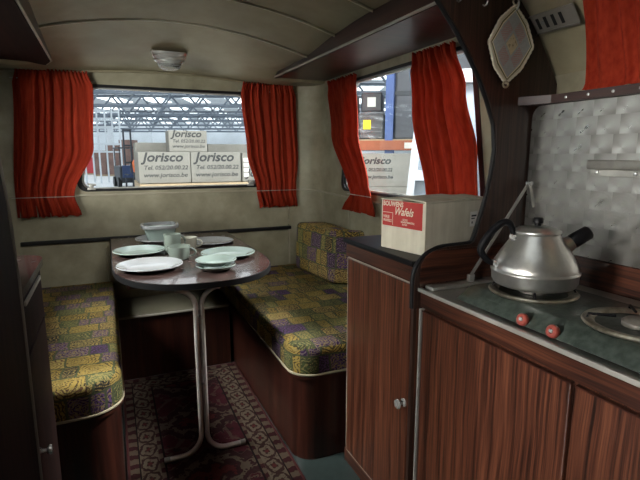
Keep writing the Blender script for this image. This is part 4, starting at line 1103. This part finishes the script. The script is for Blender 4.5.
# worker in orange, built as one figure
def person():
    t = thing('person', 'person in an orange jacket standing in the hall beside the forklift', 'person', (1.43, 26.4, GZ))
    me = bpy.data.meshes.new('body'); V = [(0, 0, 0.95), (0, 0, 1.2), (0, 0, 1.45), (0, 0, 1.55), (0, 0, 1.68), (0.2, 0, 1.42), (0.27, 0.02, 1.12), (0.28, -0.06, 0.85), (-0.2, 0, 1.42), (-0.27, 0.02, 1.12), (-0.28, -0.06, 0.85), (0.1, 0, 0.9), (0.11, 0.02, 0.5), (0.11, 0, 0.06), (0.11, -0.14, 0.04), (-0.1, 0, 0.9), (-0.11, 0.02, 0.5), (-0.11, 0, 0.06), (-0.11, -0.14, 0.04)]
    Ed = [(0, 1), (1, 2), (2, 3), (3, 4), (2, 5), (5, 6), (6, 7), (2, 8), (8, 9), (9, 10), (0, 11), (11, 12), (12, 13), (13, 14), (0, 15), (15, 16), (16, 17), (17, 18)]
    rad = [0.15, 0.15, 0.16, 0.06, 0.1, 0.075, 0.055, 0.04, 0.075, 0.055, 0.04, 0.095, 0.07, 0.05, 0.04, 0.095, 0.07, 0.05, 0.04]
    me.from_pydata([Vector(v) for v in V], Ed, [])
    o = bpy.data.objects.new('body', me); C.objects.link(o); o.parent = t
    o.modifiers.new('skin', 'SKIN'); sv = me.skin_vertices[0].data
    for i, r in enumerate(rad): sv[i].radius = (r, r * 0.8 if i < 3 else r)
    sv[0].use_root = True
    o.modifiers.new('sub', 'SUBSURF').levels = 1
    me.materials.append(M['truck dark'])
    bm = B(); lathe(bm, [(0.155, 0.0), (0.175, 0.02), (0.19, 0.25), (0.215, 0.50), (0.15, 0.62), (0.07, 0.66), (0.06, 0.66)], 24, (0, 0, 0.88), 1.0, 0.8)
    obj('jacket', bm, 'signal orange', t, 60)
    bm = B(); lathe(bm, [(0, 0.12), (0.06, 0.10), (0.098, 0.04), (0.1, 0.0), (0.095, -0.03)], 20, (0, 0.015, 1.70)); obj('hair', bm, 'black plastic', t, 60)
person()
# things far down the hall
def pile(label, l, a, w, d, h, mat, n):
    t = thing('goods_stack', label, 'stack', hp(l, a, GZ), -AH)
    bm = B(); box(bm, (-w / 2, -d / 2, 0.0), (w / 2, d / 2, 0.13)); obj('pallet', bm, 'raw plywood', t)
    k = int(n)
    for i in range(k):
        bm = B(); x0 = -w / 2 + w * i / k; box(bm, (x0 + 0.01, -d / 2, 0.131), (x0 + w / k - 0.01, d / 2, h * (0.7 + 0.3 * ((i * 7) % 3) / 2)), 0.02); obj('load', bm, mat, t)
pile('brown stacked goods in the middle of the hall, seen far behind the forklift', -15.5, 42, 4.5, 1.4, 3.0, 'brown goods', 4)
pile('white wrapped goods on a pallet far down the hall left of the forklift', -11.5, 34, 2.4, 1.2, 1.5, 'white lacquer', 3)
pile('red crates at the left edge of the end window', -19.9, 45, 1.6, 0.9, 2.2, 'red paint', 1)
pile('pale goods far down the hall behind the red crates', -15.0, 52, 4.0, 1.4, 2.2, 'pale steel', 3)
# pale storage rack at the left
t = thing('storage_rack', 'pale open storage rack at the left of the hall outside the end window', 'rack', hp(-12.7, 30.6, GZ), -AH)
for x in (-2.7, -1.8, -0.9, 0, 0.9):
    for y in (0, 1.2):
        bm = B(); box(bm, (x - 0.04, y - 0.04, 0), (x + 0.04, y + 0.04, 4.6)); obj('upright', bm, 'pale steel', t)
for z in (1.9, 2.4, 2.9, 3.4, 3.9, 4.4):
    for y in (-0.08, 1.28):
        bm = B(); box(bm, (-2.7, y - 0.02, z), (0.9, y + 0.02, z + 0.09)); obj('beam', bm, 'pale steel', t)
# right window: pallet rack, wrapped goods, cartons, white frame
AW = math.radians(34)
def wp(r, f, z): return Vector((f * math.sin(AW) + r * math.cos(AW), f * math.cos(AW) - r * math.sin(AW), z))
t = thing('pallet_rack', 'pallet rack with a blue upright and orange beam outside the side window', 'rack', wp(0, 7.0, GZ), -AW)
for x in (-1.75, -0.27, 1.85):
    for y in (0.0, 0.9):
        bm = B(); box(bm, (x - 0.055, y - 0.04, 0), (x + 0.055, y + 0.04, 4.2)); obj('upright', bm, 'rack blue', t)
for z in (1.82, 3.5):
    for y in (-0.07, 0.97):
        bm = B(); box(bm, (-1.69, y - 0.028, z), (1.79, y + 0.028, z + 0.13)); obj('beam', bm, 'rack orange', t)
bm = B(); box(bm, (-1.7, -0.03, 1.952), (1.8, 0.93, 1.97)); obj('decking', bm, 'raw plywood', t)
bm = B(); box(bm, (-0.05, -0.10, 1.84), (0.14, -0.099, 1.92)); o = obj('notice', bm, 'paper label', t); o['label'] = 'small white notice on the beam'
for i, (x0, x1, h) in enumerate(((-1.20, -0.74, 0.38), (-0.70, -0.35, 0.37))):
    t = thing('wrapped_crate', ('dark wrapped crate on the rack outside the side window, partly behind the far red curtain', 'dark wrapped crate with a yellow label on the rack outside the side window')[i], 'crate', wp(0, 7.0, GZ + 1.9705), -AW)
    bm = B(); box(bm, (x0, 0.05, 0), (x1, 0.8, h), 0.02); obj('crate_body', bm, 'wrapped black', t)
    bm = B(); box(bm, (x0 - 0.01, 0.035, 0.005), (x1 + 0.01, 0.815, h + 0.015), 0.03); obj('stretch_wrap', bm, 'wrap', t, 60)
    bm = B(); box(bm, (x0 + 0.06, 0.030, 0.14), (x0 + 0.17, 0.034, 0.27)); obj('label_sheet', bm, 'label yellow' if i == 1 else 'paper label', t)
t = thing('shrouded_machine', 'tall dark shrouded goods on the rack right of the blue upright outside the side window', 'goods', wp(0, 7.0, GZ + 1.9705), -AW)
bm = B(); box(bm, (-0.20, 0.06, 0), (1.10, 0.85, 1.25), 0.03); obj('body', bm, 'hall dark wall', t)
bm = B(); box(bm, (-0.205, 0.05, 0.60), (1.105, 0.0595, 0.66), 0.004); obj('strap', bm, 'truck dark', t)
for i, (x0, x1) in enumerate(((-1.15, -0.76), (-0.68, -0.38))):
    z = GZ + 1.9705 + (0.38, 0.37)[i] + 0.017
    t = thing('instrument_case', ('brown box on the rack outside the side window, partly behind the far red curtain', 'black box with a white square label, on top of the yellow labelled crate')[i], 'case', wp(0, 7.0, z), -AW)
    bm = B(); box(bm, (x0, 0.1, 0), (x1, 0.7, 0.27), 0.02); obj('case_body', bm, ('brown goods', 'wrapped black')[i], t)
    bm = B(); box(bm, (x0 + 0.09, 0.094, 0.07), (x0 + 0.21, 0.0985, 0.20)); obj('label_sheet', bm, 'paper label', t)
for i, (z0, h) in enumerate(((GZ + 0.15, 0.62), (GZ + 0.7705, 0.58), (GZ + 1.351, 0.42))):
    t = thing('carton', ('printed carton at the bottom of the pile outside the side window', 'middle printed carton of the pile outside the side window', 'upper printed carton of the pile under the orange beam outside the side window')[i], 'carton', wp(-0.35, 6.2, z0), -AW, 'cartons outside the side window')
    bm = B(); box(bm, (-0.55, 0, 0), (0.42, 0.6, h), 0.01); b = obj('carton_body', bm, 'cardboard', t)
    text('printed_text', 'Jorisco', 0.118, 'carton ink', (-0.24, -0.001, h - 0.13), (1, 0, 0), (0, 0, 1), b, 0.25, 0.004, 1.15)
    text('printed_text', 'Tel. 052/20.00.22', 0.058, 'carton ink', (-0.24, -0.001, h - 0.225), (1, 0, 0), (0, 0, 1), b, 0.2, 0.002, 1.0)
    text('printed_text', 'www.jorisco.be', 0.062, 'carton ink', (-0.24, -0.001, h - 0.315), (1, 0, 0), (0, 0, 1), b, 0.2, 0.002, 1.05)
t = thing('pallet', 'wooden pallet under the printed cartons outside the side window', 'pallet', wp(-0.35, 6.2, GZ), -AW)
bm = B()
for y in (0.0, 0.25, 0.5): box(bm, (-0.6, y, 0.0), (0.6, y + 0.1, 0.12))
obj('runner', bm, 'raw plywood', t)
bm = B(); box(bm, (-0.6, 0.0, 0.1205), (0.6, 0.6, 0.1495)); obj('deck', bm, 'raw plywood', t)
t = thing('white_frame', 'white lacquered panel frame leaning upright outside the side window', 'frame', wp(-0.12, 4.9, GZ), -AW)
t.rotation_euler = (0, math.radians(0), -AW)
ol = [(0.0, 0.0), (0.95, 0.0), (0.95, 2.55), (0.22, 2.55)]
bm = B(); holed(bm, ol, [[(0.12, 0.15), (0.42, 0.15), (0.42, 1.50), (0.20, 1.50)], [(0.22, 1.60), (0.42, 1.60), (0.42, 2.43), (0.29, 2.43)], [(0.50, 0.15), (0.85, 0.15), (0.85, 2.43), (0.50, 2.43)]], FY, 0, 0.07); obj('frame', bm, 'white lacquer', t)
bm = B(); prism(bm, [(0.05, 0.06), (0.9, 0.06), (0.9, 2.5), (0.26, 2.5)], FY, 0.072, 0.09); obj('infill_panel', bm, 'hall steel', t)

# ------------------------------------------------------------------ light
wd = bpy.data.worlds.new('World'); SC.world = wd; wd.use_nodes = True
bg = wd.node_tree.nodes['Background']; bg.inputs[0].default_value = (0.86, 0.94, 1.0, 1); bg.inputs[1].default_value = 1.0
def area(name, loc, target, sx, sy, power, col=(1, 1, 1)):
    l = bpy.data.lights.new(name, 'AREA'); l.shape = 'RECTANGLE'; l.size = sx; l.size_y = sy; l.energy = power; l.color = col
    o = bpy.data.objects.new(name, l); C.objects.link(o); o.location = loc
    o.rotation_euler = (Vector(target) - Vector(loc)).to_track_quat('-Z', 'Y').to_euler(); return o
# lamp outside the entrance door; the rest are added fill lights, out of view
area('hall_lamp_door', (-2.4, 0.30, 1.25), (0.9, 0.7, 1.0), 0.5, 0.5, 115, (1.0, 0.96, 0.90))
area('fill_walkway', (-2.5, -1.0, 1.5), (0.8, 1.35, 0.9), 0.8, 0.8, 105, (1.0, 0.97, 0.92))  # added to brighten the carton and cupboard fronts
area('fill_roof', (0.34, -2.1, 2.95), (0.34, 1.4, 1.5), 2.2, 1.4, 310, (1.0, 0.98, 0.92))  # added above the roof, fills table and back wall through the opening
area('fill_left', (-2.3, 2.0, 2.8), (0.3, 1.95, 0.5), 1.0, 1.0, 330, (1.0, 0.98, 0.94))  # added to light the right seat through the left window
area('fill_left_low', (-2.8, 2.3, 1.6), (1.3, 1.7, 1.2), 0.8, 0.8, 48, (1.0, 0.98, 0.94))  # added to lift the right wall and its curtains
area('fill_end', (0.4, 5.2, 5.0), (0.4, 2.2, 0.6), 3.0, 2.0, 60, (0.95, 0.98, 1.0))  # added fill aimed in through the end window
area('fill_right', (3.6, 2.42, 3.0), (-0.1, 1.85, 0.5), 0.8, 0.8, 500, (1.0, 0.98, 0.95))  # added to throw the bright patch on the left bench
area('fill_rack', (3.4, 1.5, 4.8), (3.8, 6.0, 0.8), 2.5, 1.5, 160, (0.95, 0.98, 1.0))  # added to brighten the goods outside the side window

vs = SC.view_settings; vs.view_transform = 'Standard'; vs.look = 'None'; vs.gamma = 1.0; vs.use_curve_mapping = False; vs.exposure = -0.03
SC.display_settings.display_device = 'sRGB'
cy = SC.cycles; cy.max_bounces = 8; cy.diffuse_bounces = 4; cy.glossy_bounces = 4; cy.transparent_max_bounces = 8; cy.sample_clamp_indirect = 4.0; cy.use_denoising = True; cy.caustics_reflective = False; cy.caustics_refractive = False
